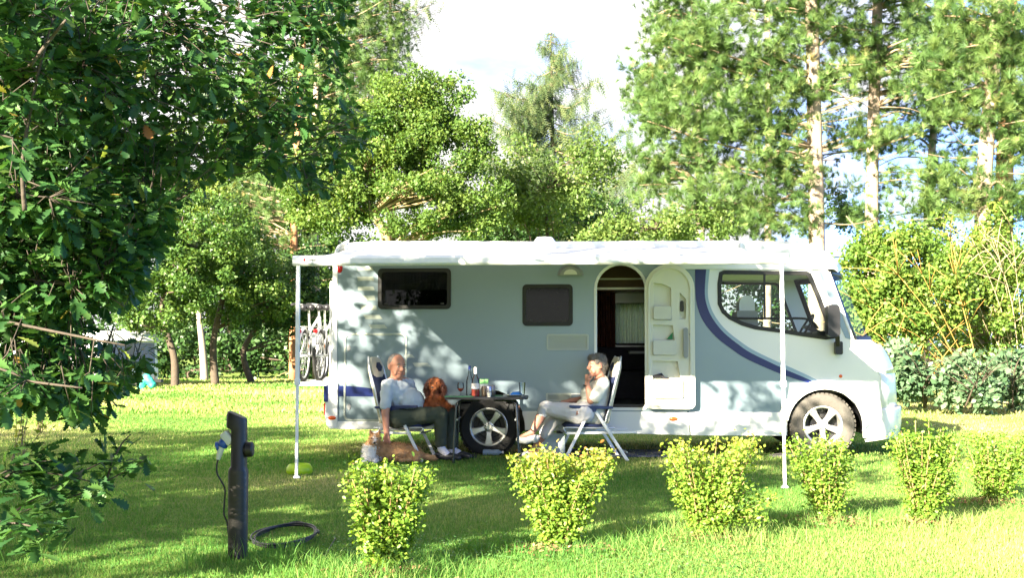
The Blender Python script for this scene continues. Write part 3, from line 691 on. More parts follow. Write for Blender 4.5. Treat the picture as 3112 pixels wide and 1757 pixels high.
# ================================================================== PEOPLE, DOGS, FURNITURE
def blob(name, prims, vox, mats, parent=None, smooth=6, matfn=None, disp=0, dscale=.03):
    """one continuous surface from tapered capsules ('c',p,r,q,s) and ellipsoids ('e',c,(rx,ry,rz),rot)"""
    bm = bmesh.new()
    for p in prims:
        if p[0] == 'e':
            mt = Matrix.Translation(p[1]) @ (p[3].to_4x4() if len(p) > 3 and p[3] is not None else Matrix()) @ Matrix.Diagonal((*p[2], 1))
            bmesh.ops.create_icosphere(bm, subdivisions=3, radius=1, matrix=mt)
        else:
            _, a, ra, b, rb = p; t = bmesh.new()
            bmesh.ops.create_icosphere(t, subdivisions=2, radius=ra, matrix=Matrix.Translation(a))
            bmesh.ops.create_icosphere(t, subdivisions=2, radius=rb, matrix=Matrix.Translation(b))
            r = bmesh.ops.convex_hull(t, input=t.verts)
            bmesh.ops.delete(t, geom=list({g for g in r['geom_interior']+r['geom_unused'] if isinstance(g, bmesh.types.BMVert)}), context='VERTS')
            me = bpy.data.meshes.new('t'); t.to_mesh(me); t.free(); bm.from_mesh(me); bpy.data.meshes.remove(me)
    me = bpy.data.meshes.new('tmp'); bm.to_mesh(me); bm.free()
    o = bpy.data.objects.new('tmp', me); COL.objects.link(o)
    r = o.modifiers.new('r', 'REMESH'); r.mode = 'VOXEL'; r.voxel_size = vox
    s = o.modifiers.new('s', 'SMOOTH'); s.factor = .5; s.iterations = smooth
    if disp:
        tx = bpy.data.textures.new('fur', 'CLOUDS'); tx.noise_scale = dscale
        d = o.modifiers.new('d', 'DISPLACE'); d.texture = tx; d.strength = disp; d.mid_level = .5
    bpy.context.view_layer.update()
    ev = o.evaluated_get(bpy.context.evaluated_depsgraph_get()); nm = bpy.data.meshes.new_from_object(ev); bpy.data.objects.remove(o)
    nm.name = name; nm.materials.clear()
    for q in (mats if isinstance(mats, (list, tuple)) else [mats]): nm.materials.append(q)
    nm.polygons.foreach_set('use_smooth', np.ones(len(nm.polygons), bool))
    if matfn:
        n = len(nm.polygons); c = np.empty(n*3, np.float32); nm.polygons.foreach_get('center', c)
        nm.polygons.foreach_set('material_index', np.array([matfn(Vector(q)) for q in c.reshape(-1, 3)], np.int32))
    ob = bpy.data.objects.new(name, nm); COL.objects.link(ob)
    if parent: ob.parent = parent
    return ob
def fur(o, n, ln, wd, lay=(0,0,-.6), seed=1, jit=.35):
    """strands of coat grown from the surface, joined to the same mesh"""
    me = o.data; rg = np.random.default_rng(seed); m = len(me.polygons)
    c = np.empty(m*3, np.float32); me.polygons.foreach_get('center', c); c = c.reshape(-1, 3)
    nn = np.empty(m*3, np.float32); me.polygons.foreach_get('normal', nn); nn = nn.reshape(-1, 3)
    mi = np.empty(m, np.int32); me.polygons.foreach_get('material_index', mi)
    k = rg.integers(0, m, n); p = c[k]; d = unit(nn[k]+np.array(lay)+rg.normal(size=(n, 3))*jit)
    s = unit(np.cross(d, rg.normal(size=(n, 3)))); l = ln*(.5+rg.random((n, 1))*.8)
    V = np.stack([p-s*wd-nn[k]*.004, p+s*wd-nn[k]*.004, p+d*l], 1).reshape(-1, 3)
    b = bmesh.new(); b.from_mesh(me); vs = [b.verts.new(v) for v in V]
    for i in range(n):
        f = b.faces.new((vs[3*i], vs[3*i+1], vs[3*i+2])); f.material_index = int(mi[k[i]]); f.smooth = False
    b.to_mesh(me); b.free()
V3 = Vector
skin = pm('tanned_skin', (.52, .24, .16), .5, var=.14, scale=25, spec=.35)
skin2 = pm('fair_skin', (.50, .245, .175), .5, var=.12, scale=25, spec=.35)
lipm = pm('lips', (.22, .05, .05), .5); eyew = pm('eye_white', (.50, .44, .40), .4); eyeb = pm('iris_dark', (.03, .022, .018), .2)  # eye whites dulled in colour for the shadow over the eyes
tee = pm('pale_blue_tee', (.52, .57, .63), .85, var=.06, scale=10, bump=.5, bscale=16)
tee2 = pm('cream_tee', (.74, .73, .66), .85, var=.05, scale=10, bump=.5, bscale=16)
khaki = pm('olive_trousers', (.06, .07, .048), .9, var=.2, scale=9, bump=.8, bscale=14)
capri = pm('white_capris', (.66, .64, .66), .85, var=.08, scale=9, bump=.8, bscale=14)
sockm = pm('white_sock', (.70, .66, .72), .9, var=.05, bump=.4); shoem = pm('navy_shoe', (.012, .014, .022), .45, var=.2)
hairg = pm('grey_hair', (.17, .15, .135), .75, var=.5, scale=60, bump=.8, bscale=90); hairw = pm('white_stubble_hair', (.20, .175, .16), .8, var=.4, scale=60)

def finger(pr, base, d, n, ln, r, curl):
    """three phalanges curling towards -n"""
    p = V3(base); ax = d.cross(n).normalized(); dd = d.copy()
    for k, f in enumerate((.45, .32, .23)):
        dd = Matrix.Rotation(-curl*(.7+.35*k), 3, ax) @ dd; q = p+dd*ln*f
        pr.append(('c', p, r*(1-.08*k), q, r*(.94-.1*k))); p = q
def hand(pr, wrist, d, n, side, curl=.5, sc_=1.0, thumb=.5):
    """palm runs along d from the wrist, n is the back of the hand, side = +1/-1 towards the thumb"""
    d = V3(d).normalized(); n = V3(n); n = (n-d*n.dot(d)).normalized(); s = d.cross(n)*side
    w_ = V3(wrist); pl = .095*sc_
    for k in (-1, 0, 1): pr.append(('c', w_+s*.012*k, .017*sc_, w_+d*pl+s*.027*k*sc_, .0135*sc_))
    pr.append(('c', w_, .021*sc_, w_+d*.05*sc_, .02*sc_))
    for i, (o, l) in enumerate(((.033, .072), (.011, .080), (-.011, .075), (-.032, .060))):
        finger(pr, w_+d*(pl-.004)+s*o*sc_, (d+s*o*2.2).normalized(), n, l*sc_, .0088*sc_, curl*(1+.12*i))
    tb = w_+d*.03*sc_+s*.028*sc_-n*.006; td = (d*.72+s*.62-n*.25).normalized()
    pr.append(('c', w_+d*.012, .017*sc_, tb+td*.02, .013*sc_)); finger(pr, tb+td*.015, td, (n*.6+s*.5).normalized(), .075*sc_, .0098*sc_, thumb*.5)
def headset(c, fwd, up, hs, skinm, parent, hair, smile, pr, eyes=True):
    """returns head prims in world space and adds eyes, brows, mouth, hair as children"""
    f = V3(fwd).normalized(); u = V3(up); u = (u-f*u.dot(f)).normalized(); l = u.cross(f)
    Rm = Matrix((f, l, u)).transposed()      # columns f,l,u
    def P(x, y, z): return V3(c)+(f*x+l*y+u*z)*hs
    E = lambda x, y, z, rx, ry, rz: pr.append(('e', P(x, y, z), (rx*hs, ry*hs, rz*hs), Rm))
    E(-.008, 0, .035, .098, .077, .088); E(.018, 0, -.02, .077, .066, .090)      # skull, face
    E(.052, 0, -.085, .036, .040, .032); E(.020, 0, -.070, .058, .058, .045)     # chin, jaw
    E(.074, 0, .028, .018, .052, .014)                                            # brow
    for y in (-1, 1):
        E(.066, .036*y, -.022, .026, .024, .024); E(.06, .05*y, -.055, .02, .016, .03)
        E(-.012, .078*y, -.008, .020, .011, .034); E(-.004, .083*y, .01, .018, .008, .018)   # cheek, jowl, ear
    pr.append(('c', P(.088, 0, .018), .009*hs, P(.110, 0, -.024), .0145*hs)); E(.100, 0, -.028, .015, .020, .011)   # nose
    E(.085, 0, -.056, .012, .026, .008); E(.080, 0, -.071, .013, .022, .008)      # lips
    if smile:
        for y in (-1, 1): E(.070, .038*y, -.040, .022, .018, .016)
    for y in (-1, 1):
        ey = P(.0775, .030*y, .005); k = MB(); 
        bm_ = bmesh.new(); bmesh.ops.create_uvsphere(bm_, u_segments=12, v_segments=8, radius=.0105*hs, matrix=Matrix.Translation(ey))
        me = bpy.data.meshes.new('eye'); bm_.to_mesh(me); bm_.free(); me.materials.append(eyew); me.materials.append(eyeb)
        for q in me.polygons:
            q.use_smooth = True
            if (q.center-ey).normalized().dot((f-l*0.0)) > .72: q.material_index = 1
        o = bpy.data.objects.new('eye', me); COL.objects.link(o); o.parent = parent
        b = MB(); b.tube([P(.086, .012*y, .030), P(.089, .030*y, .036), P(.076, .05*y, .029)], [.004*hs, .006*hs, .003*hs], 6); b.build('eyebrow', hair, parent, smooth=True)
    b = MB(); mz = -.064
    pts = [P(.077, -.027, mz+(.010 if smile else 0)), P(.090, -.012, mz+.001), P(.094, 0, mz), P(.090, .012, mz+.001), P(.077, .027, mz+(.010 if smile else 0))]
    b.tube(spline(pts, 4), .0042*hs, 6); b.build('mouth', lipm if not smile else eyew, parent, smooth=True)
    return P, Rm, f, l, u

# ------------------------------------------------------------------ folding armchairs
navy = pm('navy_mesh_fabric', (.012, .022, .08), .75, var=.15, scale=60, bump=.3, bscale=160)
ecru = pm('ecru_padding', (.60, .56, .44), .8, var=.12, scale=15, bump=.3)
navyp = pm('navy_plastic', (.016, .03, .11), .35, var=.08)
def make_chair(x, y, rz, label, group):
    t = thing('reclining_chair', (x, y, 0), rz, label, 'chair', group)
    def sect(pts, hw, th, mat, name, bev=.012):       # padded panel following a profile
        b = MB(); P = [V3((p[0], 0, p[1])) for p in pts]; n = len(P)
        for i, p in enumerate(P):
            d = (P[min(i+1, n-1)]-P[max(i-1, 0)]).normalized(); nn = V3((-d.z, 0, d.x))
            h_ = hw[i] if hasattr(hw, '__len__') else hw; k = th[i] if hasattr(th, '__len__') else th
            for yy, q in ((-h_, .6), (-h_*.6, 1), (0, 1.0), (h_*.6, 1), (h_, .6)):
                b.v.append(tuple(p+V3((0, yy, 0))+nn*k*q*.5))
            for yy, q in ((h_, .6), (h_*.6, 1), (0, 1.0), (-h_*.6, 1), (-h_, .6)):
                b.v.append(tuple(p+V3((0, yy, 0))-nn*k*q*.5))
        for i in range(n-1):
            for j in range(10): b.f.append((i*10+j, i*10+(j+1) % 10, (i+1)*10+(j+1) % 10, (i+1)*10+j)); b.m.append(0)
        b.f += [tuple(range(10)), tuple(range((n-1)*10, n*10))]; b.m += [0, 0]
        return b.build(name, mat, t, smooth=50)
    sect([(.30,.385), (.27,.402), (.1,.40), (-.08,.395), (-.15,.40)], [.2,.22,.22,.22,.22], [.03,.05,.045,.045,.03], navy, 'seat')
    bk = sect([(-.14,.41), (-.17,.50), (-.20,.64), (-.24,.80), (-.27,.90), (-.29,.96)], .225, .034, navy, 'backrest')
    sect([(-.285,.93), (-.30,1.0), (-.315,1.06), (-.325,1.12), (-.325,1.165)], [.15,.2,.2,.17,.10], [.05,.085,.085,.07,.03], ecru, 'headrest')
    sect([(-.262,1.0), (-.275,1.05), (-.285,1.10)], [.05,.11,.05], [.02,.03,.02], navy, 'head_cushion')
    for s in (-1, 1):
        y_ = .262*s
        b = MB(); pts = spline([(-.13, y_*.93, .40), (-.19, y_*.93, .60), (-.25, y_*.93, .84), (-.305, y_*.9, 1.05), (-.34, y_*.62, 1.17)], 4); b.tube(pts, .0125, 8); b.build('back_frame', M['steel'], t, smooth=True)
        b = MB(); b.tube(spline([(-.17, y_*.84, .42), (-.215, y_*.84, .62), (-.272, y_*.84, .86), (-.325, y_*.75, 1.06)], 4), .018, 6, sq=.5); b.build('padding_edge', ecru, t, smooth=True)
        a = MB(); pr = [(.265,.628),(.27,.602),(.10,.590),(-.02,.585),(-.16,.583),(-.225,.588),(-.225,.612),(-.05,.618),(.1,.624)]
        a.plate(pr, y_-.026, y_+.026); a.build('armrest', navyp, t, bevel=.01)
        h = MB().plate([(.06,.592),(-.045,.592),(-.03,.552),(.04,.552)], y_-.02, y_+.02).build('hub', navyp, t, bevel=.006)
        b = MB(); b.bar((.035, y_*1.0, .575), (.325, y_*1.03, .012), .021, .034); b.box(.305, .345, y_*1.03-.018, y_*1.03+.018, .0, .022); b.build('leg', M['alu'], t, bevel=.005)
        b = MB(); b.bar((-.02, y_*.92, .575), (-.385, y_*1.0, .012), .021, .036); b.box(-.405, -.365, y_-.018, y_+.018, .0, .022); b.build('leg', M['alu'], t, bevel=.005)
        b = MB(); b.tube(spline([(.30, y_*.86, .33), (.325, y_*.86, .36), (.29, y_*.86, .378), (.1, y_*.86, .372), (-.25, y_*.86, .366)], 4), .010, 6); b.build('seat_rail', M['steel'], t, smooth=True)
        b = MB(); b.bar((.29, y_*.8, .312), (-.50, y_*.8, .318), .018, .028); b.build('foot_bar', M['alu'], t, bevel=.004)
    b = MB(); b.tube([(.29, -.21, .312), (.29, .21, .312)], .011, 8); b.build('cross_bar', M['steel'], t)
    b = MB(); b.tube([(-.385, -.26, .10), (-.385, .26, .10)], .010, 8)
    b.build('cross_bar', M['steel'], t)
    return t
# his: hub pixel (430,800) of crop M, near legs at Y about 12.85
hubm = W(*crop(cM, 432, 800), 12.93); MA = R(-12)
chair1 = make_chair(hubm.x+.0, hubm.y+.26, MA, 'reclining chair with navy armrests under the man, nearest the rear of the motorhome', 'reclining camping chairs')
hubw = W(*crop(cW, 382, 830), 12.92)
chair2 = copy_tree(chair1); chair2.location = (hubw.x, hubw.y+.26, 0); chair2.rotation_euler = (0, 0, math.pi+R(6)); [setattr(k, 'scale', (.62, 1, 1)) for k in chair1.children if k.name.startswith('foot_bar')]
chair2['label'] = 'reclining chair with cream and navy headrest in front of the open doorway, under the woman'

# ------------------------------------------------------------------ the man
def mm(x, y, Y=13.10): return W(*crop(cM, x, y), Y)
man = []
hipN = mm(470, 885, 12.98); hipF = mm(545, 890, 13.30); kneeN = mm(915, 835, 12.97); kneeF = mm(1030, 840, 13.25)
ankN = mm(915, 1215, 13.0); ankF = mm(1045, 1240, 13.2); shN = mm(300, 500, 12.93); shF = mm(545, 490, 13.27)
elN = mm(272, 830, 12.86); wrN = mm(287, 1060, 12.84); elF = mm(640, 690, 13.32); wrF = mm(735, 690, 13.16)
neck = mm(395, 430, 13.08); hc = mm(405, 285, 13.04)
# body (skin): head, neck, arms, lower legs
P, Rm, f_, l_, u_ = None, None, None, None, None
man_root = None
skinp = []
dummy = thing('person', (0,0,0)); man_root = dummy
P, Rm, f_, l_, u_ = headset(hc, V3((.60, -.78, -.10)), V3((.03, .05, 1)), 1.14, skin, man_root, hairw, False, skinp)
skinp += [('c', neck, .062, hc+V3((-.01, .02, -.06)), .060), ('c', neck+V3((0, 0, -.03)), .085, neck, .062)]
skinp += [('c', shN, .062, elN, .046), ('c', elN, .046, wrN, .033), ('c', shF, .06, elF, .046), ('c', elF, .044, wrF, .032)]
skinp += [('c', neck+V3((0, 0, -.08)), .10, mm(500, 880, 13.14), .14), ('c', neck, .06, shN, .06), ('c', neck, .06, shF, .06)]
skinp += [('c', hipN, .10, kneeN, .062), ('c', hipF, .10, kneeF, .062), ('c', kneeN, .056, ankN, .036), ('c', kneeF, .056, ankF, .036), ('c', hipN, .11, hipF, .11)]
for a in (ankN, ankF): skinp.append(('c', a, .03, V3((a.x+.10, a.y-.03, .05)), .018))
hand(skinp, wrN+V3((0, 0, -.005)), (.10, .02, -1), (-.25, -1, 0), 1, .35, 1.05)
hand(skinp, wrF, (.9, -.35, .05), (0, -.3, 1), -1, .5, 1.0)
body = blob('body', skinp, .0085, [skin], man_root, 4)
# clothes
tp = [('c', neck+V3((-.01, .01, -.055)), .10, mm(440, 600, 13.10), .155), ('c', mm(440, 600, 13.1), .155, mm(520, 840, 13.14), .17), ('e', mm(560, 690, 13.08), (.165, .17, .15)),
      ('c', neck+V3((0, 0, -.045)), .072, shN+V3((0, 0, .0)), .072), ('c', neck+V3((0, 0, -.045)), .072, shF, .07),
      ('c', shN, .074, mm(275, 735, 12.87), .066), ('c', shF, .072, mm(610, 640, 13.31), .062), ('c', shN, .07, mm(420, 640, 13.05), .12)]
blob('tee_shirt', tp, .011, [tee], man_root, 4, disp=.028, dscale=.07)
tr = [('c', hipN, .118, kneeN, .084), ('c', hipF, .115, kneeF, .082), ('c', kneeN, .080, ankN+V3((.0, 0, .035)), .066), ('c', kneeF, .080, ankF+V3((0, 0, .035)), .064), ('c', hipN+V3((-.06, 0, .0)), .125, hipF+V3((-.06, 0, 0)), .125), ('c', hipN, .12, mm(560, 870, 13.12), .13)]
blob('trousers', tr, .011, [khaki], man_root, 4, disp=.02, dscale=.07)
for a in (ankN, ankF):
    ft = a+V3((.135, -.05, 0)); ft.z = .05
    blob('sock', [('c', a+V3((0, 0, .02)), .046, a+V3((.01, 0, -.03)), .050), ('c', a+V3((.01, 0, -.03)), .05, V3((a.x+.07, a.y-.025, .075)), .044)], .010, [sockm], man_root, 3)
    blob('shoe', [('c', V3((a.x-.045, a.y+.015, .045)), .042, ft, .044), ('c', ft, .045, ft+V3((.07, -.025, -.012)), .034), ('e', V3((a.x-.02, a.y, .07)), (.05, .045, .03))], .009, [shoem], man_root, 3)
# his thin hair: a close band round the back and sides of the head
hp = []
for k in range(11):
    t = R(108+14.4*k); hp.append(('e', P(-.012+.083*math.cos(t)*1.05, .072*math.sin(t)*1.0, .025), (.02, .016, .036), Rm))
    hp.append(('e', P(-.022+.072*math.cos(t)*1.0, .066*math.sin(t)*1.0, .062), (.02, .016, .028), Rm))
hp.append(('e', P(-.026, 0, .044), (.101, .094, .098), Rm)); hp.append(('e', P(-.035, 0, .0), (.085, .092, .06), Rm))
blob('hair', hp, .009, [hairw], man_root, 3, disp=.006, dscale=.015)
tag(man_root, 'balding man in pale tee and olive trousers, leaning back beside the table', 'person')

# ------------------------------------------------------------------ the woman
def ww(x, y, Y=13.10): return W(*crop(cW, x, y), Y)
def wv(x, y, Y=13.10): return W(*crop(cV, x, y), Y)
wm = thing('person', (0,0,0))
hc = ww(462, 285, 13.10); neck = ww(505, 440, 13.12); shN = ww(545, 515, 12.95); shF = ww(500, 505, 13.30)
elN = ww(385, 718, 12.90); wrN = ww(338, 505, 12.98); elF = ww(330, 700, 13.34); wrF = ww(130, 720, 13.2)
hipN = wv(905, 900, 12.98); hipF = wv(905, 895, 13.28)
kn1 = wv(545, 832, 13.05); an1 = wv(410, 1090, 13.02)       # crossed leg, nearest
kn2 = wv(640, 960, 13.22); an2 = wv(450, 1230, 13.24)
wp = []
P, Rm, f_, l_, u_ = headset(hc, V3((-.93, -.30, -.08)), V3((0, 0, 1)), 1.06, skin2, wm, hairg, True, wp)
wp += [('c', neck, .052, hc+V3((.015, .01, -.06)), .052), ('c', neck+V3((0, 0, -.06)), .09, ww(480, 850, 13.13), .14), ('c', neck, .05, shN, .055), ('c', neck, .05, shF, .055)]
wp += [('c', shN, .058, elN, .046), ('c', elN, .045, wrN, .029), ('c', shF, .056, elF, .044), ('c', elF, .042, wrF, .028)]
wp += [('c', hipN, .10, kn1, .064), ('c', hipF, .10, kn2, .062), ('c', kn1+V3((0, 0, -.02)), .06, kn1.lerp(an1, .4), .058), ('c', kn1.lerp(an1, .4), .058, an1, .034), ('c', kn2, .058, kn2.lerp(an2, .4), .055), ('c', kn2.lerp(an2, .4), .055, an2, .034), ('c', hipN, .12, hipF, .12)]
wp += [('c', an1, .034, an1+V3((-.12, -.02, -.05)), .028), ('c', an2, .034, V3((an2.x-.1, an2.y-.02, .05)), .03), ('c', an2, .036, V3((an2.x, an2.y, .06)), .036)]
hand(wp, wrN, (.06, -.02, 1), (-.8, -.5, 0), 1, 1.35, .95, 1.2)
hand(wp, wrF, (-1, -.1, -.15), (0, -.2, 1), -1, .75, .95)
blob('body', wp, .0085, [skin2], wm, 4)
tp = [('c', neck+V3((.01, 0, -.06)), .095, ww(470, 640, 13.12), .150), ('c', ww(470, 640, 13.12), .150, ww(430, 900, 13.13), .165), ('e', ww(385, 640, 13.12), (.12, .15, .10)), ('e', ww(330, 800, 13.13), (.13, .15, .10)),
      ('c', neck+V3((0, 0, -.05)), .062, shN, .068), ('c', neck+V3((0, 0, -.05)), .062, shF, .066), ('c', shN, .070, ww(440, 680, 12.90), .072), ('c', shF, .068, ww(400, 640, 13.33), .062)]
blob('blouse', tp, .011, [tee2], wm, 4, disp=.026, dscale=.07)
k1e = kn1.lerp(an1, .22); k2e = kn2.lerp(an2, .55)
cp_ = [('c', hipN, .122, kn1, .082), ('c', hipF, .118, kn2, .080), ('c', kn1, .078, k1e, .070), ('c', kn2, .078, k2e, .068), ('c', hipN+V3((.05, 0, .02)), .13, hipF+V3((.05, 0, .02)), .13)]
blob('capri_trousers', cp_, .011, [capri], wm, 4, disp=.016, dscale=.07)
wshoe = pm('white_clog', (.72, .71, .66), .45, var=.06)
d1_ = V3((-.86, -.08, -.42)).normalized(); q = an1+V3((.015, 0, -.045))
blob('shoe', [('c', q+V3((.03, 0, -.015)), .040, q+d1_*.10, .046), ('c', q+d1_*.10, .046, q+V3((-.165, -.015, -.035)), .040), ('c', q+V3((.03, 0, -.05)), .022, q+V3((.005, 0, -.055)), .022)], .009, [wshoe], wm, 3)
q = V3((an2.x, an2.y, .05))
blob('shoe', [('c', q+V3((.03, 0, 0)), .042, q+V3((-.09, -.01, 0)), .046), ('c', q+V3((-.09, -.01, 0)), .046, q+V3((-.15, -.015, -.01)), .036)], .009, [wshoe], wm, 3)
hp = [('e', P(-.02, 0, .05), (.103, .084, .085), Rm), ('e', P(-.055, 0, .0), (.068, .074, .085), Rm), ('e', P(.045, 0, .09), (.05, .062, .038), Rm), ('c', P(-.06, 0, -.05), .045, P(-.055, 0, -.095), .032)]
for y in (-1, 1): hp += [('e', P(.012, .066*y, .045), (.04, .022, .04), Rm), ('e', P(-.045, .062*y, -.015), (.03, .022, .04), Rm)]
for k in range(9): hp.append(('e', P(.075-.002*abs(k-4), (k-4)*.013, .082-.003*(k % 3)), (.02, .012, .022), Rm))
hr = blob('hair', hp, .008, [hairg], wm, 2, disp=.012, dscale=.02); fur(hr, 1500, .022, .0022, (0, 0, -.8), 5)
wb = MB(); cW_ = wrN+V3((-.005, -.002, -.025)); wb.tube([cW_+V3((.033*math.cos(t), .031*math.sin(t), .004*math.sin(t))) for t in [2*math.pi*i/20 for i in range(20)]], .007, 6, closed=True)
wb.build('wrist_watch', M['blackpl'], wm, smooth=True)
tag(wm, 'laughing grey haired woman in cream blouse and white capris, chin on her fist', 'person')

# ------------------------------------------------------------------ dogs
redf = pm('russet_coat', (.36, .095, .028), .6, var=.35, scale=28); redd = pm('dark_russet_ears', (.075, .02, .010), .6, var=.35, scale=28)
redl = pm('sunlit_russet_face', (.55, .19, .07), .6, var=.25, scale=28)  # lighter face colour stands in for sunlight on the dog's head
nosem = pm('black_nose', (.01, .01, .01), .3)
rdog = thing('dog', (0,0,0)); c = mm(850, 480, 13.02); dp = []
dp += [('e', c, (.072, .075, .066)), ('c', c+V3((-.01, -.05, -.022)), .036, c+V3((-.018, -.125, -.05)), .024), ('c', c+V3((0, .02, -.04)), .06, c+V3((0, .05, -.16)), .085)]
bt = mm(855, 760, 13.10)
dp += [('c', c+V3((0, .04, -.13)), .085, bt+V3((0, 0, .05)), .115), ('e', bt+V3((.0, .02, .03)), (.125, .14, .085)), ('c', c+V3((-.05, 0, -.15)), .038, bt+V3((-.055, -.07, .0)), .028), ('c', c+V3((.05, 0, -.15)), .038, bt+V3((.05, -.07, .0)), .028)]
for s in (-1, 1): dp += [('c', bt+V3((.055*s, -.07, -.0)), .028, bt+V3((.055*s, -.11, -.015)), .026), ('e', bt+V3((.10*s, 0, .01)), (.06, .085, .06))]
dp += [('c', bt+V3((.06, .1, .02)), .03, bt+V3((.2, .16, .0)), .018)]
def rfn(p):
    q = p-c
    if q.y < -.03 and q.z > -.06 and abs(q.x+.01) < .05: return 1
    return 0
rb = blob('body', dp, .008, [redf, redl], rdog, 3, rfn, disp=.01, dscale=.03); fur(rb, 6500, .03, .0022, (0, -.15, -.9), 2)
for s in (-1, 1):
    ep = [('c', c+V3((.06*s, -.005, .028)), .026, c+V3((.092*s, -.015, -.06)), .036), ('c', c+V3((.092*s, -.015, -.06)), .036, c+V3((.082*s, -.02, -.125)), .026)]
    e = blob('ear', ep, .007, [redd], rdog, 3); fur(e, 1200, .035, .002, (0, -.1, -1.2), 3)
for s in (-1, 1):
    bm_ = bmesh.new(); bmesh.ops.create_icosphere(bm_, subdivisions=2, radius=.0095, matrix=Matrix.Translation(c+V3((-.012+.032*s, -.068, .004)))); me = bpy.data.meshes.new('eye'); bm_.to_mesh(me); bm_.free(); me.materials.append(nosem)
    o = bpy.data.objects.new('eye', me); COL.objects.link(o); o.parent = rdog
blob('nose', [('e', c+V3((-.019, -.147, -.042)), (.016, .011, .012))], .004, [nosem], rdog, 2)
tag(rdog, 'small russet long eared dog sitting upright on the man’s lap', 'dog')

c_dog = V3(c); sab = pm('sable_coat', (.52, .28, .12), .65, var=.4, scale=22); sabd = pm('dark_sable', (.24, .115, .05), .65, var=.4, scale=22); wht = pm('white_ruff', (.85, .82, .77), .7, var=.12, scale=22)
tanm = pm('tan_coat', (.56, .32, .15), .65, var=.3, scale=22)
sh = thing('dog', (0,0,0)); YD = 12.72
def dd(x, y, Y=YD): return W(*crop(cM, x, y), Y)
c = dd(150, 1128); g0 = .0
dp = [('e', c, (.066, .068, .058)), ('c', c+V3((.0, -.035, -.015)), .036, c+V3((.012, -.125, -.035)), .0185), ('c', c+V3((0, .03, -.03)), .062, c+V3((-.01, .07, -.13)), .085)]
ch = dd(115, 1280, YD+.07)
dp += [('e', ch+V3((0, .01, .0)), (.095, .10, .115)), ('c', ch+V3((.02, .05, .01)), .105, dd(400, 1290, YD+.17), .115), ('c', dd(400, 1290, YD+.17), .115, dd(590, 1300, YD+.22), .098), ('e', dd(600, 1330, YD+.16), (.105, .09, .075))]
dp += [('e', ch+V3((-.02, -.03, -.0)), (.085, .08, .12))]
e0 = V3((ch.x-.03, ch.y-.02, .035)); e1 = V3((ch.x+.05, ch.y-.02, .035))
dp += [('c', V3((ch.x-.03, ch.y+.03, .07)), .045, e0, .03), ('c', e0, .028, e0+V3((-.04, -.13, -.008)), .022), ('c', V3((ch.x+.06, ch.y+.03, .07)), .045, e1, .03), ('c', e1, .028, e1+V3((.0, -.14, -.008)), .022)]
hq = dd(600, 1380, YD+.08); hq.z = .03
dp += [('c', hq+V3((.05, .05, .04)), .05, hq+V3((.02, -.02, 0)), .03), ('c', hq, .03, hq+V3((-.14, -.03, -.005)), .022), ('c', dd(640, 1330, YD+.22), .05, V3((hq.x+.22, hq.y+.1, .04)), .028)]
for s in (-1, 1): dp.append(('c', c+V3((.038*s, .012, .045)), .022, c+V3((.052*s, .0, .098)), .008))
def sfn(p):
    p = p+V3((random.gauss(0,.014), random.gauss(0,.012), random.gauss(0,.016))); q = p-c
    if q.y < -.03 and abs(q.x-.005) < .013 and q.z > -.02: return 2
    if p.x < ch.x+.06 and p.z < ch.z+.085 and p.y < ch.y+.04 and q.z < -.06: return 2
    if p.z < .06 and p.y < ch.y+.02 and p.x < ch.x+.1: return 2
    if q.length < .14 and q.z > .06: return 1
    if q.y < -.02 and q.z > -.05 and q.z < .035: return 3
    if p.x > ch.x+.12 and p.z > .2: return 1
    if p.x > ch.x+.12 and p.z < .1: return 3
    return 0
sb = blob('body', dp, .008, [sab, sabd, wht, tanm], sh, 3, sfn, disp=.012, dscale=.03); fur(sb, 9000, .030, .0022, (.25, 0, -.75), 4)
for s in (-1, 1):
    bm_ = bmesh.new(); bmesh.ops.create_icosphere(bm_, subdivisions=2, radius=.008, matrix=Matrix.Translation(c+V3((.004+.03*s, -.062, .008)))); me = bpy.data.meshes.new('eye'); bm_.to_mesh(me); bm_.free(); me.materials.append(nosem)
    o = bpy.data.objects.new('eye', me); COL.objects.link(o); o.parent = sh
blob('nose', [('e', c+V3((.0125, -.146, -.030)), (.0145, .011, .011))], .004, [nosem], sh, 2)
tag(sh, 'sable and white sheepdog lying on the grass under the man’s hanging hand', 'dog')

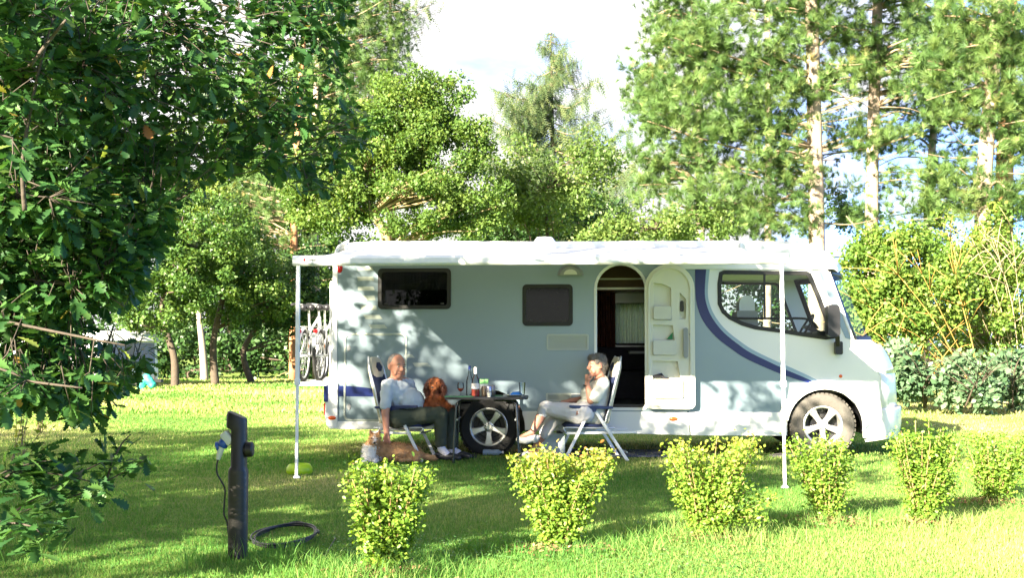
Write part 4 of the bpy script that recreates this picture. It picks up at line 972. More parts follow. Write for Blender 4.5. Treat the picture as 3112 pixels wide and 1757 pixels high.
# ------------------------------------------------------------------ table and what stands on it
TY = 12.95; tz = W(*crop(cE, 860, 522), TY-.25).z
tl = W(*crop(cE, 265, 520), TY-.28).x; trr = W(*crop(cE, 1475, 520), TY-.28).x
dsteel = pm('dark_chrome_tube', (.10, .10, .11), .22, .8, var=.1)
tab = thing('folding_table', ((tl+trr)/2, TY, 0), R(-2), 'dark topped folding table with tubular legs standing between the two chairs', 'table')
hw_ = (trr-tl)/2
topm = pm('dark_table_top', (.022, .026, .04), .35, var=.2, scale=8)
MB().plate(rrect(-hw_, -.30, hw_, .30, .06), tz-.022, tz, ax='xy').build('tabletop', topm, tab, bevel=.004)
MB().plate(rrect(-hw_-.004, -.304, hw_+.004, .304, .06), tz-.026, tz-.004, [rrect(-hw_+.006, -.294, hw_-.006, .294, .055)], ax='xy').build('table_rim', M['blackpl'], tab)
for s in (-1, 1):
    for q in (-1, 1):
        b = MB(); x = s*(hw_-.15); b.tube(spline([(x-s*.22, q*.22, tz-.035), (x-s*.05, q*.225, tz-.04), (x+s*.02, q*.23, tz-.075), (x+s*.035, q*.235, tz-.16), (x+s*.06, q*.25, .03)], 5), .012, 8)
        b.lathe([(0, 0), (.017, 0), (.017, .04)], (x+s*.06, q*.25, .0), 'z', 10); b.build('leg', dsteel, tab, smooth=40)
    b = MB(); b.tube([(s*(hw_-.13), -.235, tz-.25), (s*(hw_-.13), .235, tz-.25)], .009, 6); b.build('cross_bar', M['steel'], tab)
ZT = tz+.001
def ontab(u, dy): p = W(u, 1200, TY+dy); return (p.x, TY+dy, ZT)
def small(name, bmb, mat, label, cat, parts=(), group=None, smooth=40):
    o = bmb.build(name, mat, None, smooth=smooth); tag(o, label, cat, group)
    for nm, b_, m_ in parts: b_.build(nm, m_, o, smooth=40)
    return o
greenm = pm('green_mat', (.02, .16, .06), .6, var=.2); mint = pm('blue_mat', (.25, .45, .50), .6, var=.1)
for i, (u, dy, mt, lb) in enumerate(((1395, -.17, greenm, 'green placemat at the man’s end of the table'), (1485, .05, greenm, 'green placemat under the bottle and cans'))):
    p = ontab(u, dy); small('placemat', MB().plate(rrect(p[0]-.16, p[1]-.1, p[0]+.16, p[1]+.1, .02), ZT, ZT+.004, ax='xy'), mt, lb, 'placemat')
pinkw = pm('rose_wine', (.72, .14, .11), .15, var=.1, trans=.5); clear = glassmat('bottle_glass', (.93, .95, .95), 1.5)
p = ontab(1400, -.12); z0 = ZT+.005
small('wine_glass', MB().lathe([(.032, z0), (.03, z0+.003), (.004, z0+.008), (.004, z0+.05), (.025, z0+.065), (.037, z0+.09), (.036, z0+.125), (.030, z0+.15)], (p[0], p[1], 0), 'z', 20), clear, 'stemmed glass holding a little rosé on the green placemat', 'wine glass',
      [('wine', MB().lathe([(0, z0+.056), (.023, z0+.066), (.035, z0+.085), (0, z0+.086)], (p[0], p[1], 0), 'z', 20), pinkw)])
p = ontab(1427, .02)
small('glass_bottle', MB().lathe([(.0, z0), (.036, z0), (.038, z0+.01), (.038, z0+.16), (.03, z0+.2), (.014, z0+.24), (.013, z0+.30)], (p[0], p[1], 0), 'z', 20), clear, 'clear bottle with a dark navy cap, behind the rosé bottle', 'bottle',
      [('cap', MB().lathe([(.0, z0+.335), (.015, z0+.335), (.016, z0+.29), (.0, z0+.29)], (p[0], p[1], 0), 'z', 16), M['navy'])])
p = ontab(1445, -.10); z0 = ZT+.001
small('rose_bottle', MB().lathe([(.0, z0), (.043, z0), (.046, z0+.012), (.046, z0+.15), (.04, z0+.19), (.018, z0+.235), (.0155, z0+.26)], (p[0], p[1], 0), 'z', 24), clear, 'half empty bottle of rosé wine with a pale foil neck', 'bottle',
      [('wine', MB().lathe([(.0, z0+.004), (.041, z0+.006), (.0435, z0+.014), (.0435, z0+.075), (0, z0+.076)], (p[0], p[1], 0), 'z', 24), pinkw),
       ('foil', MB().lathe([(.0, z0+.325), (.017, z0+.325), (.0175, z0+.25), (.0, z0+.25)], (p[0], p[1], 0), 'z', 16), pm('pale_foil', (.82, .76, .74), .4)),
       ('wine_label', MB().lathe([(.0466, z0+.085), (.0466, z0+.145)], (p[0], p[1], 0), 'z', 20, a0=R(200), a1=R(340)), pm('label_paper', (.72, .66, .68), .7, var=.15, scale=60))])
p = ontab(1471, .02)
cart = small('milk_carton', MB().add([(p[0]-.045, p[1]-.04, ZT), (p[0]+.045, p[1]-.04, ZT), (p[0]+.045, p[1]+.04, ZT), (p[0]-.045, p[1]+.04, ZT), (p[0]-.045, p[1]-.04, ZT+.14), (p[0]+.045, p[1]-.04, ZT+.14), (p[0]+.045, p[1]+.04, ZT+.14), (p[0]-.045, p[1]+.04, ZT+.14), (p[0]-.045, p[1], ZT+.185), (p[0]+.045, p[1], ZT+.185)],
      [(0,3,2,1), (0,1,5,4), (1,2,6,5), (2,3,7,6), (3,0,4,7), (4,5,9,8), (6,7,8,9), (5,6,9), (7,4,8)]), pm('carton_white', (.75, .76, .70), .5, var=.04), 'white drinks carton with a slanted green top, behind the cans', 'carton',
      [('green_top', MB().add([(p[0]-.047, p[1]-.043, ZT+.138), (p[0]+.047, p[1]-.043, ZT+.138), (p[0]+.047, p[1]-.001, ZT+.188), (p[0]-.047, p[1]-.001, ZT+.188)], [(0,1,2,3)]), pm('carton_green', (.25, .6, .2), .5, var=.1))], smooth=None)
for u, dy, r_, h_, mt, lb in ((1472, -.05, .033, .115, pm('brown_can', (.28, .22, .16), .3, .6, var=.3, scale=50), 'brown drinks can beside the carton'), (1486, -.10, .033, .12, pm('silver_can', (.42, .40, .48), .25, .8, var=.35, scale=45), 'silver drinks can in the middle of the table'), (1496, .0, .034, .122, pm('bronze_can', (.30, .24, .20), .3, .7, var=.4, scale=45), 'bronze drinks can at the right of the group')):
    p = ontab(u, dy); small('drinks_can', MB().lathe([(0, ZT), (r_-.006, ZT), (r_, ZT+.008), (r_, ZT+h_-.012), (r_-.006, ZT+h_), (r_-.008, ZT+h_-.003), (0, ZT+h_-.003)], (p[0], p[1], 0), 'z', 24), mt, lb, 'can')
p = ontab(1487, -.21); small('egg_cup', MB().lathe([(0, ZT), (.02, ZT), (.016, ZT+.01), (.024, ZT+.03), (.024, ZT+.045), (.02, ZT+.044), (0, ZT+.03)], (p[0], p[1], 0), 'z', 18), M['cream'], 'tiny white cup at the front of the cans', 'cup')
p = ontab(1562, -.08)
small('plate', MB().lathe([(0, ZT+.004), (.07, ZT+.004), (.12, ZT+.018), (.122, ZT+.022), (.07, ZT+.010), (0, ZT+.009)], (p[0], p[1], 0), 'z', 32), M['cream'], 'white dinner plate at the woman’s end of the table', 'plate')
p2 = (p[0]+.01, p[1], ZT+.011)
small('blue_napkin', MB().add([(p2[0]-.07, p2[1]-.05, p2[2]), (p2[0]+.09, p2[1]-.04, p2[2]), (p2[0]+.08, p2[1]+.05, p2[2]), (p2[0]-.06, p2[1]+.05, p2[2]), (p2[0]-.02, p2[1]-.03, p2[2]+.04), (p2[0]+.06, p2[1]-.01, p2[2]+.045), (p2[0]+.01, p2[1]+.03, p2[2]+.035)], [(0,1,5,4), (1,2,5), (2,3,6,5), (3,0,4,6), (4,5,6)]), pm('blue_paper', (.03, .2, .6), .7, var=.15), 'crumpled bright blue napkin lying on the plate', 'napkin')
p = ontab(1587, -.1)
small('water_glass', MB().lathe([(0, ZT+.002), (.026, ZT+.002), (.028, ZT+.012), (.036, ZT+.155), (.0345, ZT+.155), (.026, ZT+.015), (0, ZT+.012)], (p[0], p[1], 0), 'z', 24), clear, 'tall clear tumbler at the edge beside the plate', 'glass')
# held in her lap
p = wrF+V3((-.1, -.03, -.01)); small('phone', MB().plate(rrect(p.x-.06, p.z-.035, p.x+.02, p.z-.02, .006), p.y-.06, p.y+.0), M['blackpl'], 'small black phone held in the woman’s lap', 'phone', smooth=None)

# ------------------------------------------------------------------ things on the grass
bt = G(*crop(cE, 945, 1385)); b = MB()
b.lathe([(0, -.11), (.030, -.105), (.036, -.09), (.036, -.03), (.031, 0), (.036, .03), (.036, .07), (.015, .105), (.014, .12)], (bt.x, bt.y, .038), 'x', 18)
small('water_bottle', b, pm('bottle_blue_plastic', (.45, .58, .72), .2, var=.25, scale=30, trans=.4), 'empty pale blue plastic bottle lying in front of the rear wheel', 'bottle', [('cap', MB().lathe([(0, .118), (.016, .118), (.016, .14), (0, .14)], (bt.x, bt.y, .038), 'x', 12), M['white'])])
a = G(1748, 1393); c2 = G(2032, 1372); 
mt_ = MB().plate(rrect(a.x, a.y, c2.x, c2.y, .03), .012, .022, ax='xy').build('ground_mat', pm('blue_grey_mat', (.07, .08, .13), .85, var=.25, scale=30, bump=.5), None); tag(mt_, 'blue grey mat on the grass below the motorhome step', 'mat')
a = G(1330, 1392); mt2 = MB().plate(rrect(a.x-.35, a.y-.12, a.x+.45, a.y+.25, .03), .010, .018, ax='xy').build('ground_mat', pm('black_mat', (.03, .03, .035), .9, var=.25, bump=.5), None); tag(mt2, 'black doormat under the man’s shoes', 'mat')
p = W(1680, 1340, 13.45); q0 = W(1645, 1318, 13.45); q1 = W(1716, 1375, 13.45)
b = MB(); b.plate(rrect(q0.x, .01, q1.x, q0.z, .03), 13.35, 13.62)
wt = b.build('water_container', pm('translucent_plastic', (.52, .60, .62), .45, var=.08, trans=.25), None, bevel=.02); tag(wt, 'pale translucent water container behind the woman’s legs', 'container')
MB().lathe([(0, 0), (.04, 0), (.04, .03), (0, .03)], ((q0.x+q1.x)/2+.08, 13.48, q0.z-.0), 'z', 16).build('lid', M['blackpl'], wt)
p = G(910, 1442); b = MB(); r_ = .125
b.lathe([(r_*.95, 0), (r_*1.06, .02), (r_*1.02, .06), (r_*.85, .095), (r_*.78, .10), (r_*.72, .085), (r_*.62, .03), (0, .028)], (p.x, p.y, .004), 'z', 32)
small('dog_bowl', b, pm('lime_plastic', (.50, .72, .02), .35, var=.06, trans=.25), 'lime green plastic dog bowl on the grass by the awning leg', 'bowl', smooth=50)

# ------------------------------------------------------------------ power post, plug and cable
PB = G(720, 1700); PY = PB.y; k_ = F/PY
post = thing('power_post', (PB.x, PB.y, 0), 0, 'dark brown recycled plastic power post standing in the grass', 'power post')
brn = pm('brown_recycled_plastic', (.013, .0105, .010), .5, var=.25, scale=10, bump=.12, bscale=60)
def pn(x, y): q = W(*crop(cN, x, y), PY); return (q.x-PB.x, q.z)
b = MB(); x0 = pn(165, 900)[0]; x1 = pn(325, 900)[0]; xm0 = pn(186, 400)[0]; zr = pn(0, 590)[1]; ztop = pn(147, 78)[1]; zt2 = pn(315, 150)[1]; xr = pn(318, 400)[0]; xh = pn(147, 100)[0]; zh = pn(150, 232)[1]
def oct_(xa, xb, ya, yb, n=20): return [((xa+xb)/2+(xb-xa)/2*math.copysign(abs(math.cos(t))**.7, math.cos(t)), (ya+yb)/2+(yb-ya)/2*math.copysign(abs(math.sin(t))**.7, math.sin(t))) for t in [2*math.pi*i/n for i in range(n)]]
def stack(secs):
    n = 20; vs = []; fs = []
    for (xa, xb, ya, yb, za, zb) in secs:        # za at xa side, zb at xb side
        for (x, y) in oct_(xa, xb, ya, yb, n): vs.append((x, y, za+(zb-za)*(x-xa)/(xb-xa)))
    for i in range(len(secs)-1):
        for j in range(n): fs.append((i*n+j, i*n+(j+1) % n, (i+1)*n+(j+1) % n, (i+1)*n+j))
    fs += [tuple(range(n)), tuple(range((len(secs)-1)*n, len(secs)*n))]
    return vs, fs
hd_ = .066
vs, fs = stack([(x0+.008, x1+.002, -hd_, hd_, -.2, -.2), (x0, x1, -hd_, hd_, .02, .02), (x0-.004, x1, -hd_, hd_, zr-.02, zr-.02), (x0+.002, xr, -hd_, hd_, zr, zr), (xm0, xr, -hd_*.9, hd_*.9, zr+.012, zr+.012), (xm0, xr, -hd_*.9, hd_*.9, zh-.012, zh-.012), (xh, xr, -hd_*.9, hd_*.9, zh, zh), (xh, xr, -hd_*.9, hd_*.9, ztop-.03, zt2-.02), (xh+.008, xr-.004, -hd_*.8, hd_*.8, ztop-.005, zt2-.002), (xh+.02, xr-.012, -hd_*.6, hd_*.6, ztop-.006, zt2+.002)])
MB().add(vs, fs).build('post_body', brn, post, smooth=35, bevel=.004)
p = pn(330, 425); MB().lathe([(0, .062), (.038, .062), (.046, .055), (.046, .02), (.038, .012), (.036, -.05)], (p[0]-.028, -.01, p[1]), 'x', 24).build('socket_cover', brn, post, smooth=40)
# plug hanging from its socket on the other side
t0 = V3((*[pn(182, 262)[0]], -.005, pn(182, 262)[1])); 
def pq(x, y, d=-.01): q = pn(x, y); return V3((q[0], d, q[1]))
b = MB(); b.bar(pq(186, 300), pq(125, 350), .06, .085); b.build('socket', M['greypl'] if False else pm('ivory_plastic', (.62, .62, .54), .4, var=.06), post, bevel=.012)
Pw = Matrix.Translation((PB.x, PB.y, 0))
plug = thing('power_plug', (PB.x, PB.y, 0), 0, 'white and blue three pin plug hanging from the power post', 'plug')
wp_ = pm('plug_white', (.66, .66, .60), .4, var=.05); bl_ = pm('plug_blue', (.015, .07, .30), .4, var=.08)
b = MB(); b.tube([pq(112, 378), pq(95, 420), pq(75, 490), pq(70, 515)], [.024, .022, .015, .012], 14); b.build('plug_grip', wp_, plug, smooth=40)
b = MB(); b.tube([pq(128, 345), pq(122, 360), pq(108, 395), pq(104, 403)], [.027, .031, .031, .026], 18); b.build('plug_collar', bl_, plug, smooth=40)
b = MB(); ax_ = (pq(60, 400)-pq(88, 380)); b.tube([pq(80, 395), pq(58, 400), pq(52, 402)], [.026, .030, .018], 16, sq=1.0); b.build('socket_flap', bl_, plug, smooth=40)
blk = pm('black_cable', (.012, .012, .015), .45, var=.2)
cab = MB(); cab.tube(spline([pq(70, 514), pq(58, 570), pq(62, 640), pq(100, 710), pq(130, 780), pq(125, 900), pq(122, 1000), pq(150, 1075), pq(185, 1200, -.05), V3((.03, -.08, .01))], 6), .0055, 6)
def gg(x, y, z=.012): q = G(*crop(cN, x, y), 0); return V3((q.x-PB.x, q.y-PB.y, z))
lead = cab.build('power_lead', blk, plug, smooth=True)
b = MB(); pts = []
ctr = (690, 1215); rng = random.Random(4)
for i in range(5*24):
    t = 2*math.pi*i/24; wob = 1+.05*math.sin(t*.37+1)+.03*math.sin(t*1.7)
    x = 655+(285)*math.cos(t)*wob; y = 1222-(88)*math.sin(t)*wob-.33*(x-655)*.38
    q = gg(x, y, .012+.010*((i//24) % 3)+.01*abs(math.sin(t*1.3)))
    pts.append(q+V3((PB.x, PB.y, 0)))
b.tube(pts, .0065, 6)
tail = [gg(940, 1180), gg(1000, 1300), gg(1040, 1330), gg(1090, 1260)]
coil = b.build('cable_coil', blk, None, smooth=True); tag(coil, 'loose coil of black cable on the grass right of the power post', 'cable')
b = MB(); b.tube([q+V3((PB.x, PB.y, 0)) for q in spline([gg(330, 1250), gg(480, 1180), gg(620, 1120), gg(760, 1092, .02), gg(860, 1105)], 5)], .006, 6)
b.tube([q+V3((PB.x, PB.y, 0)) for q in spline([gg(820, 1365), gg(900, 1395), gg(1000, 1395), gg(1060, 1300), gg(1105, 1230)], 5)], .005, 6)
cb = b.build('loose_end', blk, coil, smooth=True)
# ================================================================== BICYCLES on the rear rack
frm = pm('silver_frame', (.62, .64, .68), .3, .35, var=.06); tyreb = pm('bike_tyre', (.02, .02, .02), .8, var=.2)
wood_o = pm('amber_reflector', (.6, .2, .05), .35, var=.2)
def make_bike(s, lab, hb):
    """stands across the vehicle: its own length runs along d; local frame s,d,h"""
    t = thing('bicycle', (0,0,0), 0, lab, 'bicycle', 'bicycles on the motorhome rack')
    t.matrix_world = Matrix.Translation(VO) @ Matrix.Rotation(-PSI, 4, 'Z') @ Matrix.Translation((s, 0, hb))
    r = .30; yr = .45; yf = 1.48
    for y0 in (yr, yf):
        b = MB(); b.tube([(0, y0+r*math.cos(a), r+.0+r*math.sin(a)) for a in [2*math.pi*i/36 for i in range(36)]], .022, 8, closed=True); wl = b.build('wheel', tyreb, t, smooth=True)
        b = MB(); b.tube([(0, y0+(r-.028)*math.cos(a), r+(r-.028)*math.sin(a)) for a in [2*math.pi*i/36 for i in range(36)]], .011, 6, closed=True)
        for i in range(20):
            a = 2*math.pi*i/20; b.tube([(.02*(-1)**i, y0, r), (0, y0+(r-.03)*math.cos(a), r+(r-.03)*math.sin(a))], .0016, 4)
        b.tube([(-.05, y0, r), (.05, y0, r)], .02, 8); b.build('rim', frm, wl, smooth=True)
        b = MB(); n = 16
        for i in range(n+1):
            a = R(20+150*i/n) if y0 == yr else R(10+140*i/n); rr = r+.045
            for k, x in ((1, -.028), (1.0, -.012), (1, .012), (1, .028)): b.v.append((x, y0+(rr-(abs(x)>.02)*.012)*math.cos(R(180)-a), r+(rr-(abs(x)>.02)*.012)*math.sin(a)))
        for i in range(n):
            for j in range(3): b.f.append((i*4+j, i*4+j+1, i*4+j+5, i*4+j+4)); b.m.append(0)
        b.build('mudguard', frm, t, smooth=True, recalc=False)
    bb = (0, .86, .30); st = (0, .70, .78); hd = (0, 1.25, .80); hd2 = (0, 1.32, .62)
    b = MB()
    b.tube([bb, (0, .73, .70)], .017, 8); b.tube([bb, hd2], .021, 8); b.tube([(0, .75, .60), hd], .017, 8)
    for x in (-.05, .05): b.tube([(x, yr, r), (x*.5, .82, .31)], .010, 6); b.tube([(x, yr, r), (x*.3, .74, .62)], .009, 6); b.tube([(x, yf, r), (x, 1.40, .60), (x*.3, 1.33, .64)], .011, 6)
    b.tube([hd2, hd], .024, 8)
    b.build('frame', frm, t, smooth=40)
    b = MB(); b.tube([(0, .72, .68), (0, .685, .88)], .013, 8); b.tube([hd, (0, 1.22, .92)], .013, 8); b.build('posts', M['alloy'], t, smooth=40)
    b = MB(); pr = []
    sd = blob('saddle', [('c', V3((-.05, .62, .90)), .045, V3((-.012, .80, .90)), .028), ('c', V3((.05, .62, .90)), .045, V3((.012, .80, .90)), .028), ('c', V3((0, .72, .90)), .03, V3((0, .86, .895)), .022)], .010, [M['blackpl']], t, 3)
    b = MB(); b.tube(spline([(-.29, 1.02, .955), (-.24, 1.10, .96), (-.08, 1.22, .935), (.08, 1.22, .935), (.24, 1.10, .96), (.29, 1.02, .955)], 5), .011, 8); hbm = b.build('handlebar', M['alloy'], t, smooth=True)
    for x in (-1, 1): MB().tube([(x*.265, 1.06, .958), (x*.295, .98, .953)], .017, 8).build('grip', M['blackpl'], hbm, smooth=40)
    # rear carrier, lamp, reflector, pedals
    b = MB()
    for x in (-.06, .06): b.tube([(x, .28, .655), (x, .62, .66)], .006, 6); b.tube([(x, .34, .655), (x*.9, yr, r)], .005, 6)
    for y in (.30, .42, .55): b.tube([(-.06, y, .655), (.06, y, .655)], .005, 6)
    b.build('carrier', M['alloy'], t, smooth=40)
    b = MB(); b.lathe([(0, -.03), (.028, -.026), (.034, -.008), (.03, .01), (0, .012)], (0, .22, .60), 'y', 16, sx=.85); b.build('tail_light', M['red'], t, smooth=50)
    b = MB(); b.plate(rrect(-.026, .40, .026, .58, .02), .135, .150); b.build('rear_flap', frm, t, bevel=.004)
    b = MB(); b.lathe([(0, -.04), (.03, 0), (0, .04)], (.06, yr, r+.12), 'z', 4, sx=.25); b.build('spoke_reflector', wood_o, t)
    b = MB(); b.lathe([(.05, -.004), (.09, -.004), (.09, .004), (.05, .004)], (.045, .86, .30), 'x', 24); b.tube([(.06, .86, .30), (.07, .80, .15)], .009, 6); b.tube([(-.06, .86, .30), (-.07, .92, .45)], .009, 6)
    b.box(.07, .15, .76, .84, .14, .16).box(-.15, -.07, .88, .96, .44, .46); b.build('crankset', M['blackpl'], t)
    return t
hbk = rk+.015
s1 = VL(971, 1160, .45)[0]; s2 = VL(925, 1160, .45)[0]
bike = make_bike(s1, 'silver bicycle on the rack, the one nearer the motorhome’s rear wall', hbk)
bk2 = copy_tree(bike); bk2.matrix_world = Matrix.Translation(VO) @ Matrix.Rotation(-PSI, 4, 'Z') @ Matrix.Translation((s2, -.04, hbk)); bk2['label'] = 'outer silver bicycle on the rack, half behind the slim awning leg'
# ================================================================== GROUND, GRASS
m, nt, o = newmat('meadow_ground')
tc = N(nt, 'ShaderNodeTexCoord'); b = N(nt, 'ShaderNodeBsdfPrincipled', Roughness=.95); b.inputs['Specular IOR Level'].default_value = .1
n1 = N(nt, 'ShaderNodeTexNoise', Scale=.35, Detail=6, Roughness=.6); n2 = N(nt, 'ShaderNodeTexNoise', Scale=4.5, Detail=8, Roughness=.7); n3 = N(nt, 'ShaderNodeTexNoise', Scale=55, Detail=3)
for q in (n1, n2, n3): nt.links.new(tc.outputs['Object'], q.inputs['Vector'])
r1 = N(nt, 'ShaderNodeValToRGB'); e = r1.color_ramp.elements
e[0].position = .33; e[0].color = (.09, .165, .03, 1); e[1].position = .70; e[1].color = (.36, .33, .13, 1); q = e.new(.5); q.color = (.17, .255, .055, 1)
mx = N(nt, 'ShaderNodeMix', data_type='FLOAT'); mx.inputs[0].default_value = .55
nt.links.new(n1.outputs['Fac'], mx.inputs[2]); nt.links.new(n2.outputs['Fac'], mx.inputs[3]); nt.links.new(mx.outputs[0], r1.inputs[0])
m2 = N(nt, 'ShaderNodeMix', data_type='RGBA', blend_type='MULTIPLY'); m2.inputs[0].default_value = .55
r3 = N(nt, 'ShaderNodeValToRGB'); r3.color_ramp.elements[0].position = .3; r3.color_ramp.elements[0].color = (.55, .55, .55, 1); r3.color_ramp.elements[1].position = .65; r3.color_ramp.elements[1].color = (1.25, 1.25, 1.25, 1)
nt.links.new(n3.outputs['Fac'], r3.inputs[0]); nt.links.new(r1.outputs[0], m2.inputs[6]); nt.links.new(r3.outputs[0], m2.inputs[7]); nt.links.new(m2.outputs[2], b.inputs['Base Color'])
bp = N(nt, 'ShaderNodeBump', Strength=.9, Distance=.06); nt.links.new(n3.outputs['Fac'], bp.inputs['Height']); nt.links.new(bp.outputs['Normal'], b.inputs['Normal'])
nt.links.new(b.outputs[0], o.inputs[0])
gb = MB().add([(-500,-80,0),(500,-80,0),(500,1200,0),(-500,1200,0)], [(0,1,2,3)]).build('ground', m, None); tag(gb, kind='structure')
grassm = leafmat('grass_blades', [(0, (.042, .15, .032)), (.45, (.115, .25, .052)), (.72, (.31, .36, .12)), (1, (.50, .44, .23))], .6, .45, .2)

def hash2(x, y, s):
    """smooth value noise in the plane"""
    x = np.asarray(x)*s; y = np.asarray(y)*s; xi = np.floor(x).astype(int); yi = np.floor(y).astype(int); fx = x-xi; fy = y-yi
    fx = fx*fx*(3-2*fx); fy = fy*fy*(3-2*fy)
    h = lambda a, b: np.modf(np.abs(np.sin(a*127.1+b*311.7)*43758.5453))[0]
    return (h(xi, yi)*(1-fx)+h(xi+1, yi)*fx)*(1-fy)+(h(xi, yi+1)*(1-fx)+h(xi+1, yi+1)*fx)*fy
def blades(n, y0, y1, hmin, hmax, w_, pw=1.0, sel=None, lean=.5):
    t = RNG.random(n); Y = y0*(y1/y0)**t; X = (RNG.random(n)-.5)*(.93*Y+.8)
    if sel is not None: k = sel(X, Y); X, Y = X[k], Y[k]; n = len(X)
    nz_ = hash2(X, Y, .9)*.6+hash2(X+9, Y+3, 2.7)*.4
    h_ = (hmin+(hmax-hmin)*RNG.random(n)**1.5)*(.65+.7*nz_)
    a = RNG.random(n)*2*np.pi; ca, sa = np.cos(a), np.sin(a); ln = (RNG.random(n)*lean+.15)*h_
    d = RNG.random(n)*2*np.pi; dx, dy = np.cos(d)*ln, np.sin(d)*ln
    ww_ = w_*(.6+.8*RNG.random(n))*np.maximum(1, Y/9)
    z = np.zeros(n)
    V = np.stack([np.stack([X-ca*ww_, Y-sa*ww_, z], 1), np.stack([X+ca*ww_, Y+sa*ww_, z], 1),
                  np.stack([X+ca*ww_*.7+dx*.4, Y+sa*ww_*.7+dy*.4, h_*.62], 1), np.stack([X-ca*ww_*.7+dx*.4, Y-sa*ww_*.7+dy*.4, h_*.62], 1),
                  np.stack([X+dx, Y+dy, h_], 1)], 1)
    Fq = np.array([[0,1,2,3],[3,2,4,4]])
    Fq = np.array([[0,1,2],[0,2,3],[3,2,4]])
    FF = (Fq[None]+(np.arange(n)*5)[:, None, None]).reshape(-1, 3)
    tn = np.clip(hash2(X, Y, .55)*.65+RNG.random(n)*.45-.0+(Y > 14)*.08, 0, 1)
    return V.reshape(-1, 3), FF, np.repeat(tn, 5)
def merge(ps):
    Vs, Fs, Ts = [], [], []; o_ = 0
    for V, Fq, t in ps: Vs.append(V); Fs.append(Fq+o_); Ts.append(t); o_ += len(V)
    return np.concatenate(Vs), np.concatenate(Fs), np.concatenate(Ts)
SHR = [(1170,1742),(1700,1672),(2150,1640),(2520,1588),(2805,1592),(3020,1530)]
SP = [G(*p) for p in SHR]
def near_shrub(X, Y):
    k = np.zeros(len(X), bool)
    for p in SP: k |= ((X-p.x)**2/.75**2+(Y-p.y)**2/.45**2 < RNG.random(len(X)))
    return k
gr = merge([blades(210000, 5.6, 11, .012, .036, .0022), blades(130000, 11, 22, .015, .042, .003), blades(80000, 22, 46, .03, .09, .006),
            blades(110000, 5.8, 10.5, .03, .13, .0024, sel=near_shrub, lean=.9),
            blades(3500, 5.7, 8.0, .07, .18, .0022, sel=lambda X, Y: (hash2(X, Y, 1.3) > .62), lean=.8),
            blades(2500, 6.6, 7.3, .08, .2, .0022, sel=lambda X, Y: (np.abs(X-PB.x-.05) < .35), lean=.8)])
go = fast('grass', gr[0], gr[1], grassm, None, gr[2]); tag(go, kind='stuff')
# clover and daisies in the near lawn
cl = leafmat('clover', [(0, (.05, .14, .03)), (.7, (.10, .22, .06)), (1, (.2, .3, .12))], .5, .3)
n = 9000; Y = 5.7+3.2*RNG.random(n); X = -1.2+(RNG.random(n))*3.6; k = hash2(X, Y, 1.1) > .55; X, Y = X[k], Y[k]; n = len(X)
lt = np.array([[0,0,0],[.5,.5,.05],[1,0,0],[.5,-.5,.05]]); lf_ = np.array([[0,1,2,3]])
V, FF = inst(lt, lf_, np.stack([X, Y, .012+.03*RNG.random(n)], 1), frames(rvec(n)*[1,1,.2], rvec(n)*.4+[0,0,1]), .010+.012*RNG.random(n))
c_ = fast('clover', V, FF, cl, None, np.repeat(RNG.random(n), 4)); tag(c_, kind='stuff')

# ================================================================== TREES
bark = pm('grey_bark', (.075, .056, .04), .9, var=.45, scale=9, bump=1, bscale=22)
barkp = pm('pine_bark', (.33, .255, .20), .9, var=.6, scale=5, bump=1, bscale=14)
barko = pm('orange_pine_bark', (.36, .17, .085), .9, var=.35, scale=5, bump=1, bscale=14)
barkpale = pm('pale_bark', (.28, .25, .21), .85, var=.3, scale=6, bump=.6)
twig = pm('dead_twig', (.26, .19, .12), .85, var=.3, scale=10)
LF = np.array([[0,0,0],[.45,.34,.07],[1,0,-.03],[.45,-.34,.07]]); LQ = np.array([[0,1,2,3]])
def leaves(cent, nper, rad, size, bias=(0,0,.5), flat=.8, out=None):
    """clumps of leaves round the given centres; returns V, F, clump index"""
    nc = len(cent); n = nc*nper; ci = np.repeat(np.arange(nc), nper)
    rr = np.asarray(rad)*np.ones(nc)
    off = rvec(n)*(RNG.random((n, 1))**.45)*rr[ci][:, None]*np.array([1, 1, flat])
    nn = unit(off)*.8+rvec(n)*.75+np.array(bias)
    pos = cent[ci]+off
    V, FF = inst(LF, LQ, pos, frames(rvec(n)+unit(off)*.5, nn), size*(.65+.7*RNG.random(n)))
    return V, FF, ci
def lobe_points(lobes, Y, per):
    """lobes: (u, v, ru, rv[, dy]) outline of the foliage masses as seen, each a real ellipsoid at its depth"""
    C = []
    for l in lobes:
        u, v, ru, rv = l[:4]; yy = Y+(l[4] if len(l) > 4 else 0); c = W(u, v, yy); rx, rz = ru*yy/F, rv*yy/F
        n = max(6, int(per*ru*rv/10000*(yy/35)**0))
        d = rvec(n)*(.35+.65*RNG.random((n, 1))**.4)
        C.append(np.array(c)+d*np.array([rx, min(rx, 2.2)*.9, rz]))
    return np.concatenate(C)
def limbs(mb, base, cents, r0, n, top=None, wob=.25, k=7):
    """trunk polyline base -> top and limbs to a choice of foliage centres"""
    tk = [V3(p) for p in base]
    mb.tube(spline(tk, 5), list(np.linspace(r0, r0*.35, 5*(len(tk)-1)+1)), 9)
    pick = RNG.choice(len(cents), min(n, len(cents)), replace=False)
    for i in pick:
        e = V3(cents[i]); j = min(range(len(tk)), key=lambda q: (tk[q]-e).length if tk[q].z < e.z+.3 else 99)
        a = tk[j] if tk[j].z < e.z+.5 else tk[0].lerp(tk[-1], .5)
        m_ = a.lerp(e, .5)+V3((random.uniform(-1,1), random.uniform(-1,1), random.uniform(-.2,.8)))*wob
        pts = spline([a, m_, e], 5); mb.tube(pts, list(np.linspace(r0*.30, r0*.06, len(pts))), 5)
    return mb
